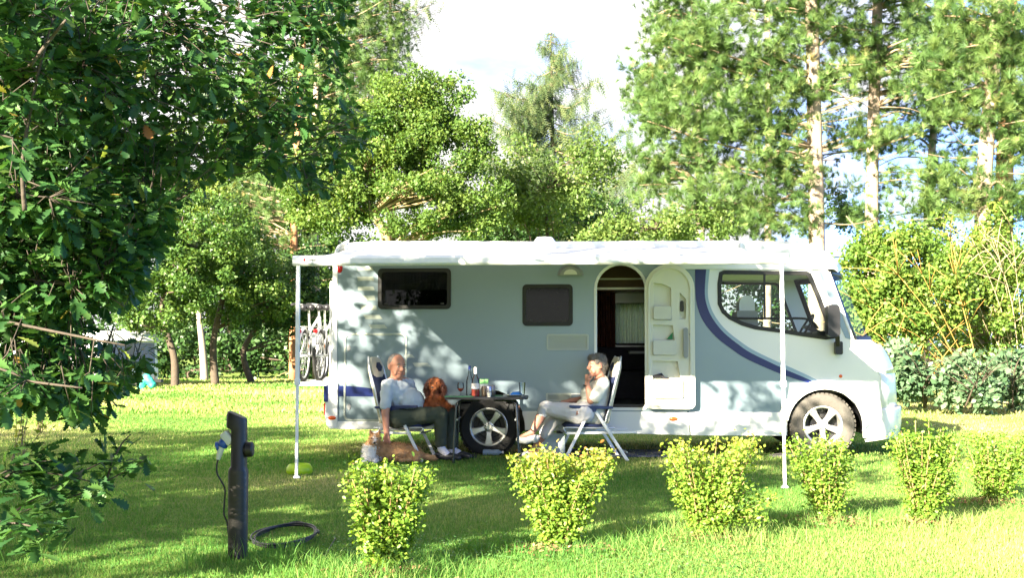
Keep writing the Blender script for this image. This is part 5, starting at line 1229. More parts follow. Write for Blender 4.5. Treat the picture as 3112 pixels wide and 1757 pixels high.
def decid(name, Y, base_u, lobes, lmat, label, size=.115, per=26, nper=130, rad=.36, r0=.16, trunk=None, nl=16, group=None, base_v=None, tint=(0,1), tsel=None, bk=bark):
    C = lobe_points(lobes, Y, per); t = thing(name, W(base_u, 1000, Y).xy.to_3d(), 0, label, 'tree', group); o_ = t.location
    t.location.z = 0; off = np.array([t.location.x, t.location.y, 0])
    V, FF, ci = leaves(C, nper, rad*(.6+.8*RNG.random(len(C))), size)
    tn = np.repeat(np.clip(tint[0]+(tint[1]-tint[0])*(RNG.random(len(C))[ci]*.5+RNG.random(len(ci))*.5), 0, 1), 4)
    fast('crown', V-off, FF, lmat, t, tn)
    if trunk is None:
        top = V3(C.mean(0)); trunk = [(t.location.x, Y, -.1), (t.location.x+(top.x-t.location.x)*.25, Y, top.z*.35), (top.x, Y, top.z)]
    else: trunk = [tuple(W(u, v, Y)) if len(p_ := (u, v)) == 2 else None for u, v in trunk]
    tr = [V3(p)-V3(off) for p in trunk]
    mb = limbs(MB(), tr, C-off, r0, nl); mb.build('trunk', bk, t, smooth=True, recalc=False)
    return t
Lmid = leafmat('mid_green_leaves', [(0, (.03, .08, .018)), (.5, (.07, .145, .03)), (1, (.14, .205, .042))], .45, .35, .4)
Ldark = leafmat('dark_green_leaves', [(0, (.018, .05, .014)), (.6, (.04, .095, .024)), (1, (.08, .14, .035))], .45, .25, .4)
Lyel = leafmat('yellow_green_leaves', [(0, (.09, .15, .025)), (.5, (.16, .22, .035)), (1, (.27, .29, .06))], .5, .4, .35)
Lpale = leafmat('pale_green_leaves', [(0, (.06, .12, .028)), (.5, (.12, .19, .045)), (1, (.21, .255, .075))], .5, .4, .35)
Lbush = leafmat('willow_leaves', [(0, (.07, .155, .025)), (.6, (.15, .235, .045)), (.88, (.27, .30, .06)), (1, (.38, .25, .05))], .5, .4, .35)
Lblue = leafmat('blue_green_leaves', [(0, (.05, .11, .05)), (.6, (.11, .185, .095)), (1, (.21, .29, .17))], .5, .3, .4)

Lt5 = leafmat('fresh_green_leaves', [(0, (.042, .095, .02)), (.5, (.085, .16, .032)), (1, (.165, .225, .05))], .5, .38, .3); barky = pm('yellowish_limbs', (.26, .20, .10), .85, var=.35, scale=8)
BG = 'trees at the edge of the clearing'
decid('oak_tree', 37, 525, [(470,760,130,140),(620,700,160,120),(590,830,150,100),(500,950,150,70)], Lmid, 'bushy oak with a dark crooked trunk just right of the caravan', trunk=[(532,1180),(530,1090),(508,1010),(495,900),(560,740)], r0=.14, group=BG)
decid('oak_tree', 39, 652, [(700,790,150,110),(680,900,170,90),(800,880,120,110)], Lmid, 'bushy oak whose slim straight trunk stands right of the crooked oak', trunk=[(655,1172),(648,1080),(655,1000),(690,860),(710,780)], r0=.15, group=BG)
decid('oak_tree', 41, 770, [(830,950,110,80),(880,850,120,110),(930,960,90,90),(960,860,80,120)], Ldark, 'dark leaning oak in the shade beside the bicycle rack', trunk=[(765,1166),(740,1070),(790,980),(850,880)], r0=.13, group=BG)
decid('birch_tree', 44, 620, [(600,640,150,120),(540,560,120,90)], Lyel, 'pale stemmed tree glimpsed behind the two slim oaks', trunk=[(622,1160),(616,1060),(600,900),(590,640)], r0=.17, bk=barkpale, group=BG, tint=(0,.6))
decid('broadleaf_tree', 30, 1180, [(1250,290,110,95),(1350,300,80,80),(1200,400,150,110),(1090,440,150,120),(1330,460,140,120),(1440,420,50,80),(1010,610,150,110),(1240,620,230,100),(1440,630,110,90),(960,520,110,100)], Lt5, 'tall leafy tree with bare yellowish limbs directly behind the motorhome rear', trunk=[(1190,1200),(1180,760),(1130,650),(1090,560)], r0=.17, nl=60, size=.088, per=30, nper=190, bk=barky, group=BG, tint=(.15,1))
decid('young_tree', 34, 1680, [(1740,520,120,90),(1620,600,110,80),(1800,470,90,70),(1700,640,170,70),(1540,520,80,110),(1540,640,110,80)], Lpale, 'light airy young tree in front of the drooping spruce', per=22, nper=80, rad=.42, r0=.10, nl=30, group=BG, tint=(0,.8))
decid('holly_bush', 38, 1660, [(1620,680,200,80),(1790,660,130,75),(1500,690,130,70)], Ldark, 'dense dark bush showing over the middle of the motorhome roof', r0=.10, group=BG)
decid('feathery_bush', 27, 1990, [(1960,690,160,50),(2120,690,120,50),(1850,720,100,35)], Lpale, 'pale feathery bush showing over the roof below the pines', size=.09, r0=.08, group=BG)
decid('broadleaf_tree', 42, 2600, [(2600,690,90,70),(2560,620,60,50),(2660,740,70,40)], Ldark, 'small dark bush in the gap behind the cab roof', r0=.08, group=BG, per=18)
# deeper wood behind, on the left; low thicket added, dark leaves standing in for shade
for i, (u, Y, lo, lb) in enumerate(((250,52,[(230,560,200,180),(120,760,200,160),(320,800,170,150)],'broad shaded tree behind the caravan'), (700,56,[(640,480,200,150),(800,560,180,140),(700,680,200,120)],'tall lit tree behind the slim oaks'), (960,58,[(980,420,160,140),(930,560,160,150),(1010,760,150,150),(1020,270,130,140),(860,330,150,150),(700,300,140,150)],'tall tree behind the bicycle rack, left of the big leafy tree'), (60,54,[(60,420,180,160),(-60,640,160,190)],'tall tree far behind the caravan at the left edge'), (780,60,[(700,1010,220,110),(900,1020,160,100),(500,1020,150,90)],'dark undergrowth tree in the deep shade between the trunks'), (330,66,[(250,960,260,170),(30,950,230,170),(420,800,200,200)],'dark wood edge tree beyond the caravan roof'), (880,68,[(830,820,230,180),(620,900,200,180),(950,1000,200,150)],'dark wood edge tree beyond the dark leaning oak'), (560,46,[(420,1090,80,60),(560,1080,100,70),(700,1090,100,70),(840,1080,110,75),(960,1080,90,75)],'added low thicket, its dark leaves standing in for shade behind the slim oak trunks'), (1420,62,[(1300,900,300,150),(1700,880,260,150),(1000,900,160,150)],'low dark tree hidden behind the motorhome'), (2250,60,[(2200,930,260,120),(2500,930,200,110),(2800,980,260,110)],'low dark tree behind the cab and the willow bush'))):
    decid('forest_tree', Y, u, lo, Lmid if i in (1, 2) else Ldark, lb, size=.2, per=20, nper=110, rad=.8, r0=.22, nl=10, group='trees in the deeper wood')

# ---- pines
k_ = 40; a_ = RNG.random(k_)*2*np.pi; NT = []; NF = []
for i in range(k_):
    th = .15+1.15*(i/k_); d = np.array([math.cos(th), math.sin(th)*math.cos(a_[i]*3), math.sin(th)*math.sin(a_[i]*3)]); s_ = np.cross(d, [.3, .7, .2]); s_ /= np.linalg.norm(s_)
    b0 = np.array([-.15+.5*RNG.random(), 0, 0]); NT += [b0-s_*.022, b0+s_*.022, b0+d*.72]; NF.append([3*i, 3*i+1, 3*i+2])
NT = np.array(NT); NF = np.array(NF)
Pn = leafmat('pine_needles', [(0, (.04, .095, .025)), (.55, (.095, .17, .045)), (.9, (.17, .235, .07)), (1, (.28, .20, .07))], .5, .25, .35)
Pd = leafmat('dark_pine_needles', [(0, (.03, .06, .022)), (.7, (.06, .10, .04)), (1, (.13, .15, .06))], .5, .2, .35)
def pine(Y, trunk, r0, lobes, label, mat=Pn, bk=barkp, per=33, size=.25, dead=10, taper=.6, name='pine_tree'):
    pts = [W(u, v, Y) for u, v in trunk]; t = thing(name, (pts[0].x, Y, 0), 0, label, 'tree', 'pines behind the motorhome'); off = V3((pts[0].x, Y, 0))
    C = lobe_points(lobes, Y, per*1.5); 
    # tufts gather along short shoots
    ns = 8; sh_d = unit(rvec(len(C))*[1, 1, .5]+[0, 0, .25]); tt = RNG.random((len(C), ns, 1))
    pos = (C[:, None, :]+sh_d[:, None, :]*(tt-.5)*.8+RNG.normal(size=(len(C), ns, 3))*.14).reshape(-1, 3)
    n = len(pos); ax = unit(np.repeat(sh_d, ns, 0)*.5+rvec(n)*.7+[0, 0, .35])
    V, FF = inst(NT, NF, pos, frames(ax, rvec(n)), size*(.7+.6*RNG.random(n)))
    tn = np.repeat(np.clip(np.repeat(RNG.random(len(C)), ns)*.55+RNG.random(n)*.42, 0, 1), len(NT))
    fast('crown', V-np.array(off), FF, mat, t, tn)
    mb = MB(); tk = spline([p-off for p in pts], 6); mb.tube(tk, list(np.linspace(r0, r0*taper, len(tk))), 12)
    Cl = C-np.array(off)
    for i in RNG.choice(len(Cl), min(len(Cl), 46), replace=False):
        e = V3(Cl[i]); a = min(tk, key=lambda p: abs(p.z-(e.z-.25*abs(e.x-p.x))))
        m_ = a.lerp(e, .55)+V3((0, 0, random.uniform(-.15, .25))); q = spline([a, m_, e], 4); mb.tube(q, list(np.linspace(.045, .012, len(q))), 5, 1)
    for i in range(dead):
        a = random.choice(tk); sgn = random.choice((-1, 1)); l = random.uniform(.8, 2.2)
        q = spline([a, a+V3((sgn*l*.5, random.uniform(-.4,.2), random.uniform(-.2,.1))), a+V3((sgn*l, random.uniform(-.6,.3), random.uniform(-.6,.35)))], 4); mb.tube(q, list(np.linspace(.025, .006, len(q))), 4, 1)
    mb.build('trunk', [bk, twig], t, smooth=True, recalc=False)
    return t
pine(28, [(2478,1200),(2482,740),(2475,400),(2470,150),(2462,-60),(2450,-300)], .22, [(2260,120,190,120),(2080,170,130,110),(2120,330,190,100),(2330,300,130,120),(2250,450,200,90),(2400,560,100,70),(2540,60,110,70),(2180,590,120,70),(2330,670,170,60),(2400,-80,260,120),(2560,230,70,80)], 'stout straight pine trunk rising behind the cab roof with a huge leafy left side', dead=16)
pine(31, [(2125,1180),(2128,560),(2120,300),(2112,60),(2105,-200)], .13, [(2060,60,120,110),(2000,330,90,100),(2040,470,120,60),(1990,560,90,50),(2200,640,100,70),(2060,700,90,40),(1960,270,70,70)], 'slim pine at the left end of the pine group beside open sky', dead=8)
pine(29, [(2636,1190),(2648,700),(2652,450),(2660,200),(2670,-60),(2675,-300)], .185, [(2640,250,60,50),(2760,150,130,100),(2760,300,100,60),(2600,430,80,40),(2690,540,60,40),(2640,650,70,35),(2740,-40,140,80),(2720,420,80,50),(2590,140,70,60)], 'second stout pine trunk, straight, between the cab pine and the forked thin one', dead=14)
pine(33, [(2812,1170),(2820,640),(2835,420),(2845,200),(2850,-80)], .13, [(2850,60,110,80),(2890,190,100,70),(2870,330,90,60),(2790,420,60,40),(2900,480,80,40)], 'thin pine leaning slightly, third trunk behind the willow bush', mat=Pn, dead=14)
pine(25, [(2975,1220),(2985,760),(2990,560),(3010,300),(3030,100),(3040,-150)], .20, [(2960,330,120,70),(3080,250,80,120),(2920,560,130,60),(3060,620,90,60),(2990,60,130,80),(2830,640,90,50),(2900,180,110,80),(3090,440,60,70)], 'pale lichen spotted pine in front of the orange one at the right edge', dead=18)
pine(27, [(3045,1210),(3050,700),(3055,450),(3065,200),(3072,-150)], .24, [(3090,90,60,90),(3110,380,60,100)], 'orange barked pine just behind the pale pine at the right edge', bk=barko, mat=Pd, dead=10)
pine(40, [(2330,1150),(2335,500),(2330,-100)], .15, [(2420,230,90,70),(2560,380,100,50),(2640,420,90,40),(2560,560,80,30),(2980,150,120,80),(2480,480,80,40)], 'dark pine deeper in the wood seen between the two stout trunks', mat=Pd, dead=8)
pine(44, [(890,1165),(893,760),(898,560),(910,300),(940,-100)], .16, [(800,690,110,70),(900,610,110,60),(760,600,100,60),(700,640,80,50),(900,760,100,50)], 'pine with a yellowish trunk behind the awning leg', bk=barko, dead=14, mat=Pn)
pine(45, [(962,1165),(958,800),(955,600),(960,300),(985,-80)], .17, [(1020,80,130,110),(1130,150,120,130),(1080,-40,170,100),(1010,230,120,90),(1170,60,80,120),(1090,290,130,90),(1190,230,60,70)], 'tall pine whose patchy trunk shows just left of the motorhome ladder', dead=14)

# ---- drooping spruces
def spruce(Y, top, base_u, half, label, n=95, sparse=1.0, z0=2.5, pw=.62):
    tp = W(*top, Y); bs = W(base_u, 1000, Y); t = thing('spruce_tree', (bs.x, Y, 0), 0, label, 'tree', 'spruces behind the clearing'); ht = tp.z; lean = tp.x-bs.x
    mb = MB(); mb.tube([(0, 0, -.1), (lean*.5, 0, ht*.5), (lean, 0, ht)], [.22, .13, .012], 8); tw = mb; pos = []; ax = []; sz = []
    for i in range(n):
        f = (i+random.random())/n; z = z0+(ht-z0)*f; l = half*(1-f)**pw*random.uniform(.45, 1.1)+.10; a = random.uniform(0, 2*math.pi); ca, sa = math.cos(a), math.sin(a)
        p0 = V3((lean*z/ht, 0, z)); drp = l*.28
        pp = spline([p0, p0+V3((ca*l*.5, sa*l*.5, -drp*.7+.05)), p0+V3((ca*l, sa*l, -drp*.45+.12*l))], 6)
        tw.tube(pp, list(np.linspace(.028, .005, len(pp))), 4, 1)
        m_ = int(l*20*sparse)+5
        for _ in range(m_):
            q = random.uniform(.08, 1); j = q*(len(pp)-1); k = int(j); p = pp[k].lerp(pp[min(k+1, len(pp)-1)], j-k)
            pos.append(p+V3((random.gauss(0,.10), random.gauss(0,.10), random.uniform(-.05, .05)))); ax.append((ca*.35+random.gauss(0,.35), sa*.35+random.gauss(0,.35), -1 if random.random() < .75 else .3)); sz.append(random.uniform(.28, .8)*(.45+.5*min(1, l/2)))
    ST = []; SF = []; c = 0
    for i in range(12):
        x = i/12; L_ = .20*(1-x*.6); s_ = 1 if i % 2 else -1
        for dz in (.07, -.07):
            ST += [[x, 0, 0], [x+.05, .006, 0], [x+.12, s_*L_, dz*1.4]]; SF.append([c, c+1, c+2]); c += 3
    ST += [[0, -.008, 0], [0, .008, 0], [1, 0, 0]]; SF.append([c, c+1, c+2])
    pos = np.array([tuple(p) for p in pos]); ax = unit(np.array(ax)); V, FF = inst(np.array(ST), np.array(SF), pos, frames(ax, rvec(len(pos))), np.array(sz))
    fast('crown', V, FF, Sn, t, np.repeat(RNG.random(len(pos)), len(ST)))
    mb.build('trunk', [bark, twig], t, smooth=True, recalc=False)
    return t
Sn = leafmat('spruce_sprays', [(0, (.045, .09, .035)), (.6, (.095, .145, .055)), (1, (.17, .205, .08))], .6, .25, .3)
spruce(44, (1674, 95), 1690, 6.6, 'drooping spruce with a pointed top against the white sky', n=135, sparse=1.5, z0=3.5, pw=.80)
spruce(46, (1185, -330), 1190, 4.2, 'spruce with long bare twigs reaching right above the leafy tree', n=90, sparse=.35, z0=7)

# ---- the foreground oak on the left: branch by branch
OL = leafmat('oak_leaves', [(0, (.016, .055, .016)), (.5, (.034, .098, .025)), (.95, (.075, .155, .038)), (.993, (.22, .27, .06)), (1, (.30, .10, .035))], .5, .30, .3)
xs = [0, .10, .20, .29, .38, .47, .57, .66, .76, .86, .94, 1.0]; hw = [.02, .05, .17, .09, .25, .13, .31, .17, .29, .15, .17, .05]; fw = [0, 0, .05, 0, .07, 0, .07, 0, .06, 0, .03, .0]
OT = []; 
for x, h_, f_ in zip(xs, hw, fw): OT += [[x+f_, h_, .16*h_-.12*x*x], [x, 0, -.02-.12*x*x], [x+f_, -h_, .16*h_-.12*x*x]]
OQ = []
for i in range(len(xs)-1):
    a = 3*i; OQ += [[a, a+1, a+4, a+3], [a+1, a+2, a+5, a+4]]
OT = np.array(OT, float); OQ = np.array(OQ)
poly = [(-80,-80),(1080,-80),(1075,70),(1020,190),(1100,290),(1165,420),(1060,500),(985,585),(900,560),(800,520),(690,500),(600,550),(520,640),(470,760),(430,830),(400,910),(310,985),(300,1050),(370,1095),(470,1110),(430,1150),(360,1190),(310,1260),(250,1300),(170,1240),(90,1235),(0,1270),(-80,1290)]
PX = np.array(poly, float)
def inside(u, v):
    c = np.zeros(len(u), bool); j = len(PX)-1
    for i in range(len(PX)):
        a, b_ = PX[i], PX[j]; k = ((a[1] > v) != (b_[1] > v)) & (u < (b_[0]-a[0])*(v-a[1])/(b_[1]-a[1]+1e-9)+a[0]); c ^= k; j = i
    return c
def project(Pw):
    x, y, z = Pw[:, 0], Pw[:, 1], Pw[:, 2]-H; yc = y*cp+z*sp; zc = -y*sp+z*cp
    return CX+F*x/yc, CY-F*zc/yc
oak = thing('oak_tree', (-5.2, 5.7, 0), 0, 'big foreground oak with large lobed leaves hanging over the left side', 'tree'); OO = np.array([-5.2, 5.7, 0.])
# visible boughs: foliage centres inside the hanging outline, at depths from 4 to 8 m
n = 3200; u = np.concatenate([RNG.random(n)*1300-80, RNG.random(1100)*620-80]); v = np.concatenate([RNG.random(n)*1420-80, 620+RNG.random(1100)*680]); k = inside(u, v); u, v = u[k], v[k]
keep = RNG.random(len(u)) < np.where(v > 1000, 1.0, np.where(u < 500, 1.0, .75)); u, v = u[keep], v[keep]
keep = ~((u < 110) & (v > 1030) & (v < 1100) & (RNG.random(len(u)) < .8)); u, v = u[keep], v[keep]
keep = ~((u > 215) & (v > 955) & (v < 1125) & (RNG.random(len(u)) < .85)); u, v = u[keep], v[keep]
Yd = 4.3+2.0*RNG.random(len(u))+1.7*np.clip(u/1100, 0, 1); Cv = np.array([tuple(W(a, b_, c)) for a, b_, c in zip(u, v, Yd)])
# rest of the crown, out of the picture
n = 5200; d = rvec(n)*(.45+.55*RNG.random((n, 1))**.5); Ch = np.array([-4.6, 5.6, 4.7])+d*np.array([4.1, 3.3, 3.3])
pu, pv = project(Ch); Ch = Ch[((pu < -60) | (pv < -60)) & (Ch[:, 2] > 1.0) & (Ch[:, 1] > 1.5)]; Ch = Ch[(Ch[:, 0]*.815-Ch[:, 1]*.58 < -5.0) | (RNG.random(len(Ch)) < .3)][:1500]
LL = np.array(L)
def gaps(Cx, pr):
    a = Cx[:, 0]*.815-Cx[:, 1]*.58; q = Cx+LL*((.0-Cx[:, 2])/LL[2])[:, None]; b_ = q[:, 0]*.58+q[:, 1]*.815
    return ~((hash2(a+20, b_+20, 1.15)*.7+hash2(a+5, b_+9, 2.6)*.3 > .55) & (RNG.random(len(Cx)) < pr))
def sunway(Cx, p, r, pr):
    d = Cx-np.array(p); t_ = d@LL; return ~((np.linalg.norm(d-t_[:, None]*LL, axis=1) < r) & (RNG.random(len(Cx)) < pr))
Ch = Ch[gaps(Ch, .85)]; Cv = Cv[gaps(Cv, .45) | (v > 720)]
for p_, r_ in (((SP[0].x, SP[0].y, .42), .42), ((SP[0].x+.25, SP[0].y, .5), .3), ((SP[1].x, SP[1].y, .4), .4)): Cv = Cv[sunway(Cv, p_, r_, .9)]; Ch = Ch[sunway(Ch, p_, r_, .9)]
for p_, r_ in ((tuple(ch+V3((.1, 0, .1))), .36),): Cv = Cv[sunway(Cv, p_, r_, .9)]; Ch = Ch[sunway(Ch, p_, r_, .9)]
C = np.concatenate([Cv, Ch])
lim = MB(); tk = [V3(p)-V3(OO) for p in [(-5.2,5.7,-.1),(-5.15,5.65,1.4),(-5.0,5.7,2.8),(-4.7,5.6,4.4),(-4.5,5.6,6.6)]]
tsm = spline(tk, 5); lim.tube(tsm, list(np.linspace(.30, .07, len(tsm))), 12); barkd = pm('dark_oak_bark', (.06, .047, .036), .9, var=.4, scale=12, bump=1, bscale=24); lim.build('trunk', barkd, oak, smooth=True, recalc=False)
tg = MB(); bough = []
ends = [W(1000,120,7.2), W(1080,400,7.4), W(900,480,7.0), W(700,300,6.6), W(620,480,6.2), W(430,700,5.6), W(380,1050,4.9), W(250,1180,4.7), W(80,1150,4.5), W(300,880,5.2), W(150,600,4.8), W(250,200,5.0), W(500,60,5.8), W(800,40,6.6), W(60,60,4.6), W(40,420,4.5)]
for e in ends:
    e = V3(e); a = min(tsm, key=lambda p: abs(p.z-(e.z+.2)) if p.z > 1.2 else 9)+V3(OO)
    m_ = a.lerp(e, .5)+V3((random.uniform(-.2,.2), random.uniform(-.3,.3), random.uniform(.0,.45)))
    q = spline([a, m_, e], 8); bough.append(q); tg.tube([p-V3(OO) for p in q], list(np.linspace(.02, .004, len(q))), 7)
q = spline([W(75,640,4.7), W(70,480,4.65), W(110,250,4.6), W(160,60,4.55)], 6); bough.append(q); tg.tube([p-V3(OO) for p in q], list(np.linspace(.011, .004, len(q))), 6)
q = spline([W(90,200,4.5), W(160,110,4.45), W(200,60,4.4)], 6); bough.append(q); tg.tube([p-V3(OO) for p in q], list(np.linspace(.009, .005, len(q))), 6)
BP = np.array([tuple(p) for q in bough for p in q])
POS = []; AX = []; NN = []; SZ = []
for i, c in enumerate(C):
    vis = i < len(Cv); b0 = BP[np.argmin(((BP-c)**2).sum(1))] if vis else c+np.array([.3*random.gauss(0,1), .3*random.gauss(0,1), -.2])
    dv = c-b0; dl = np.linalg.norm(dv); st = c-dv/max(dl, .01)*min(dl, random.uniform(.18, .42)); tdir = unit(c-st+np.array([0, 0, .02]))
    if vis: tg.tube([V3(st-OO), V3((st+c)/2-OO)+V3((random.gauss(0,.03), random.gauss(0,.03), random.gauss(0,.03))), V3(c-OO)], [.003, .0025, .0015], 4)
    for _ in range(random.randint(8, 12) if vis else 9):
        f = random.random()**.5; p = st+(c-st)*f; a = unit(tdir*.5+np.array([random.gauss(0,1), random.gauss(0,1), random.gauss(0,.6)-.25]))
        POS.append(p+a*.02); AX.append(a); NN.append((random.gauss(0,.55), random.gauss(0,.55), 1)); SZ.append(random.uniform(.052, .094) if vis else random.uniform(.12, .18))
V, FF = inst(OT, OQ, np.array(POS)-OO, frames(np.array(AX), np.array(NN)), np.array(SZ))
tn = RNG.random(len(POS)); 
fast('crown', V, FF, OL, oak, np.repeat(tn, len(OT)))
tg.build('branches', barkd, oak, smooth=True, recalc=False)
# low young oak shoots in the left corner
sap = thing('oak_sapling', tuple(G(-140, 1690)), 0, 'low young oak shoots spreading over the grass in the bottom left corner', 'sapling'); so_ = np.array(sap.location)
tg = MB(); POS = []; AX = []; NN = []; SZ = []
for pth, nl_ in (([(-140,1690,5.6),(60,1560,5.7),(250,1500,5.8),(440,1400,5.9)], 62), ([(-140,1690,5.6),(20,1450,5.5),(150,1440,5.6),(300,1470,5.7)], 60), ([(-140,1690,5.6),(0,1600,5.4),(90,1600,5.3),(130,1630,5.3)], 70), ([(-140,1690,5.6),(-40,1480,5.4),(60,1420,5.5),(160,1400,5.6)], 55), ([(320,1470,5.9),(345,1400,5.9),(370,1350,5.9),(398,1320,5.9)], 7), ([(-140,1690,5.6),(100,1520,5.9),(280,1420,6.1),(340,1400,6.2)], 50)):
    q = spline([W(*p) for p in pth], 8); tg.tube([p-V3(so_) for p in q], list(np.linspace(.008, .0025, len(q))), 5)
    for _ in range(nl_):
        j = random.uniform(.3, 1)*(len(q)-1); k = int(j); p = q[k].lerp(q[min(k+1, len(q)-1)], j-k); small_ = nl_ < 10
        a = unit(np.array([random.gauss(.3,1), random.gauss(0,1), random.gauss(.1,.6)])); POS.append(np.array(p)+a*.03+RNG.normal(size=3)*(.005 if small_ else .045)); AX.append(a); NN.append((random.gauss(0,.5), random.gauss(0,.5), 1)); SZ.append(random.uniform(.03,.05) if small_ else random.uniform(.07, .12))
V, FF = inst(OT, OQ, np.array(POS)-so_, frames(np.array(AX), np.array(NN)), np.array(SZ)); fast('leaves', V, FF, OL, sap, np.repeat(RNG.random(len(POS))*.95, len(OT))); tg.build('stems', barkd, sap, smooth=True, recalc=False)

# ---- trees out of the picture, behind the camera on the left: they shade the lawn and the oak
def shade_tree(x, y, h_, rx, rz, label, nc=215):
    t = thing('broadleaf_tree', (x, y, 0), 0, label, 'tree', 'trees standing left of the camera'); d = rvec(nc)*(.3+.7*RNG.random((nc, 1))**.45)
    C = np.array([0, 0, h_-rz])+d*np.array([rx, rx, rz]); V, FF, ci = leaves(C, 38, .36*(.6+.7*RNG.random(nc)), .17)
    fast('crown', V, FF, Lmid, t, np.repeat(RNG.random(len(ci)), 4)); limbs(MB(), [V3((0,0,-.1)), V3((.1,0,h_*.4)), V3((0,.1,h_*.8))], C, .2, 20).build('trunk', bark, t, smooth=True, recalc=False)
    return t
shade_tree(-10.6, -1.6, 9.0, 2.9, 3.4, 'tall leafy tree left of the camera, nearest to it')
shade_tree(-13.5, 3.2, 7.4, 2.8, 2.9, 'leafy tree left of the big foreground oak')
shade_tree(-17.5, 3.4, 7.4, 2.8, 2.9, 'leafy tree farthest left of the big foreground oak')
shade_tree(-14.5, -3.5, 9.5, 3.0, 3.6, 'tall leafy tree farther left of the camera')
# ---- clipped hedge shrubs in a row
stemm = pm('shrub_stems', (.24, .16, .075), .8, var=.3, scale=20)
Lsh = leafmat('hedge_leaves', [(0, (.09, .19, .025)), (.45, (.20, .31, .045)), (.75, (.35, .37, .06)), (.92, (.48, .38, .09)), (1, (.42, .18, .06))], .45, .4, .4)
SLf = np.array([[0,0,0],[.3,.28,.05],[.7,.30,.05],[1,0,-.04],[.7,-.30,.05],[.3,-.28,.05]]); SLq = np.array([[0,1,2,3],[0,3,4,5]])
def shrub(p, uL, uR, vT, uLb, uRb, n, label, tint, lop=0, narrow=.35, stems=16):
    k = p.y/F; t = thing('hedge_shrub', (p.x, p.y, 0), 0, label, 'shrub', 'clipped shrubs in a row on the lawn'); xl, xr = (uL-CX)*k-p.x, (uR-CX)*k-p.x; xlb, xrb = (uLb-CX)*k-p.x, (uRb-CX)*k-p.x
    zt = W(uL, vT, p.y).z; ry = (xr-xl)*.40; tips = []; mb = MB()
    for i in range(stems*4):
        a = random.uniform(-1, 1); b_ = random.uniform(-1, 1)
        if a*a+b_*b_ > 1.15: continue
        f = random.choice((1, 1, .95, .8, .65, .5)); ff = f**.8
        x = (xl+(xr-xl)*(a+1)/2)*ff+((xlb+(xrb-xlb)*(a+1)/2)*(1-ff)); tip = V3((x, b_*ry*(.35+.65*ff), zt*f*random.uniform(.93, 1.02)+random.choice((0, 0, 0, 0, .05))))
        q = spline([V3((x*.12+random.gauss(0,.02), b_*.05, 0)), V3((x*.55, b_*ry*.4, zt*f*.5)), tip], 5); tips.append(q)
        mb.tube(q, list(np.linspace(.0075, .0028, len(q))), 5)
    if lop: 
        for _ in range(5): e = V3((lop*random.uniform(.7, 1.05), random.uniform(-.2,.1), zt*random.uniform(.18, .48))); q = spline([V3((0,0,.05)), V3((lop*.4, 0, zt*.22)), e], 5); tips.append(q); mb.tube(q, list(np.linspace(.005, .0015, len(q))), 4)
    pos = []; ax = []; nn = []; tn = []
    for _ in range(n):
        q = random.choice(tips); j = (1-random.random()**1.15*.93)*(len(q)-1); kk = int(j); pt = q[kk].lerp(q[min(kk+1, len(q)-1)], j-kk)
        o_ = V3((random.gauss(0,.034), random.gauss(0,.034), random.gauss(0,.026))); pt = pt+o_
        if pt.z < .05: continue
        pos.append(tuple(pt)); ax.append((random.gauss(0,1), random.gauss(0,1)-.2, random.gauss(.1,.7))); nn.append((pt.x*1.2+random.gauss(0,.6), pt.y*1.2-.3+random.gauss(0,.6), .75+random.gauss(0,.4)))
        tn.append(min(1, max(0, tint[0]+tint[1]*random.random()+tint[2]*max(0, pt.z/zt-.7)/.3*random.random())))
    n = len(pos); V, FF = inst(SLf, SLq, np.array(pos), frames(np.array(ax), np.array(nn)), .017+.017*RNG.random(n))
    fast('leaves', V, FF, Lsh, t, np.repeat(np.array(tn), 6)); mb.build('stems', stemm, t, smooth=True, recalc=False)
    return t
shrub(SP[0], 1045, 1310, 1432, 1110, 1235, 11500, 'nearest clipped shrub, bright fresh green, in front of the sheepdog', (.0, .52, .10))
shrub(SP[1], 1540, 1850, 1385, 1635, 1755, 11500, 'clipped shrub with orange brown leaf tips, right in front of the woman’s chair', (.06, .5, .55))
shrub(SP[2], 2015, 2310, 1352, 2085, 2215, 11500, 'clipped shrub with reddish twig tops and a low side spray in front of the mat', (.04, .5, .42), lop=.42)
shrub(SP[3], 2385, 2590, 1345, 2490, 2550, 5600, 'thin T shaped shrub with a bare gap, in front of the dusty front wheel', (.0, .5, .1), stems=9)
shrub(SP[4], 2690, 2930, 1325, 2765, 2850, 8500, 'shrub with two tall shoots standing up, in front of the front bumper', (.0, .48, .1))
shrub(SP[5], 2900, 3140, 1330, 2970, 3075, 5600, 'sparse shrub with bare pale stems, last of the row at the right edge', (.02, .5, .1), stems=10)
lit_m = leafmat('dry_leaf_litter', [(0, (.16, .09, .045)), (.6, (.30, .19, .10)), (1, (.42, .31, .18))], .8, .2, .1); pos = []
for p in SP:
    for _ in range(420): a = random.uniform(0, 6.283); q = abs(random.gauss(0, .17)); pos.append((p.x+math.cos(a)*q*1.3, p.y-.02+math.sin(a)*q*.8, .012+.05*random.random()*max(0, 1-q*3)))
pos = np.array(pos); V, FF = inst(LF, LQ, pos, frames(rvec(len(pos))*[1,1,.25], rvec(len(pos))*.5+[0,-.3,1]), .022+.03*RNG.random(len(pos)))
tag(fast('leaf_litter', V, FF, lit_m, None, np.repeat(RNG.random(len(pos)), 4)), kind='stuff')
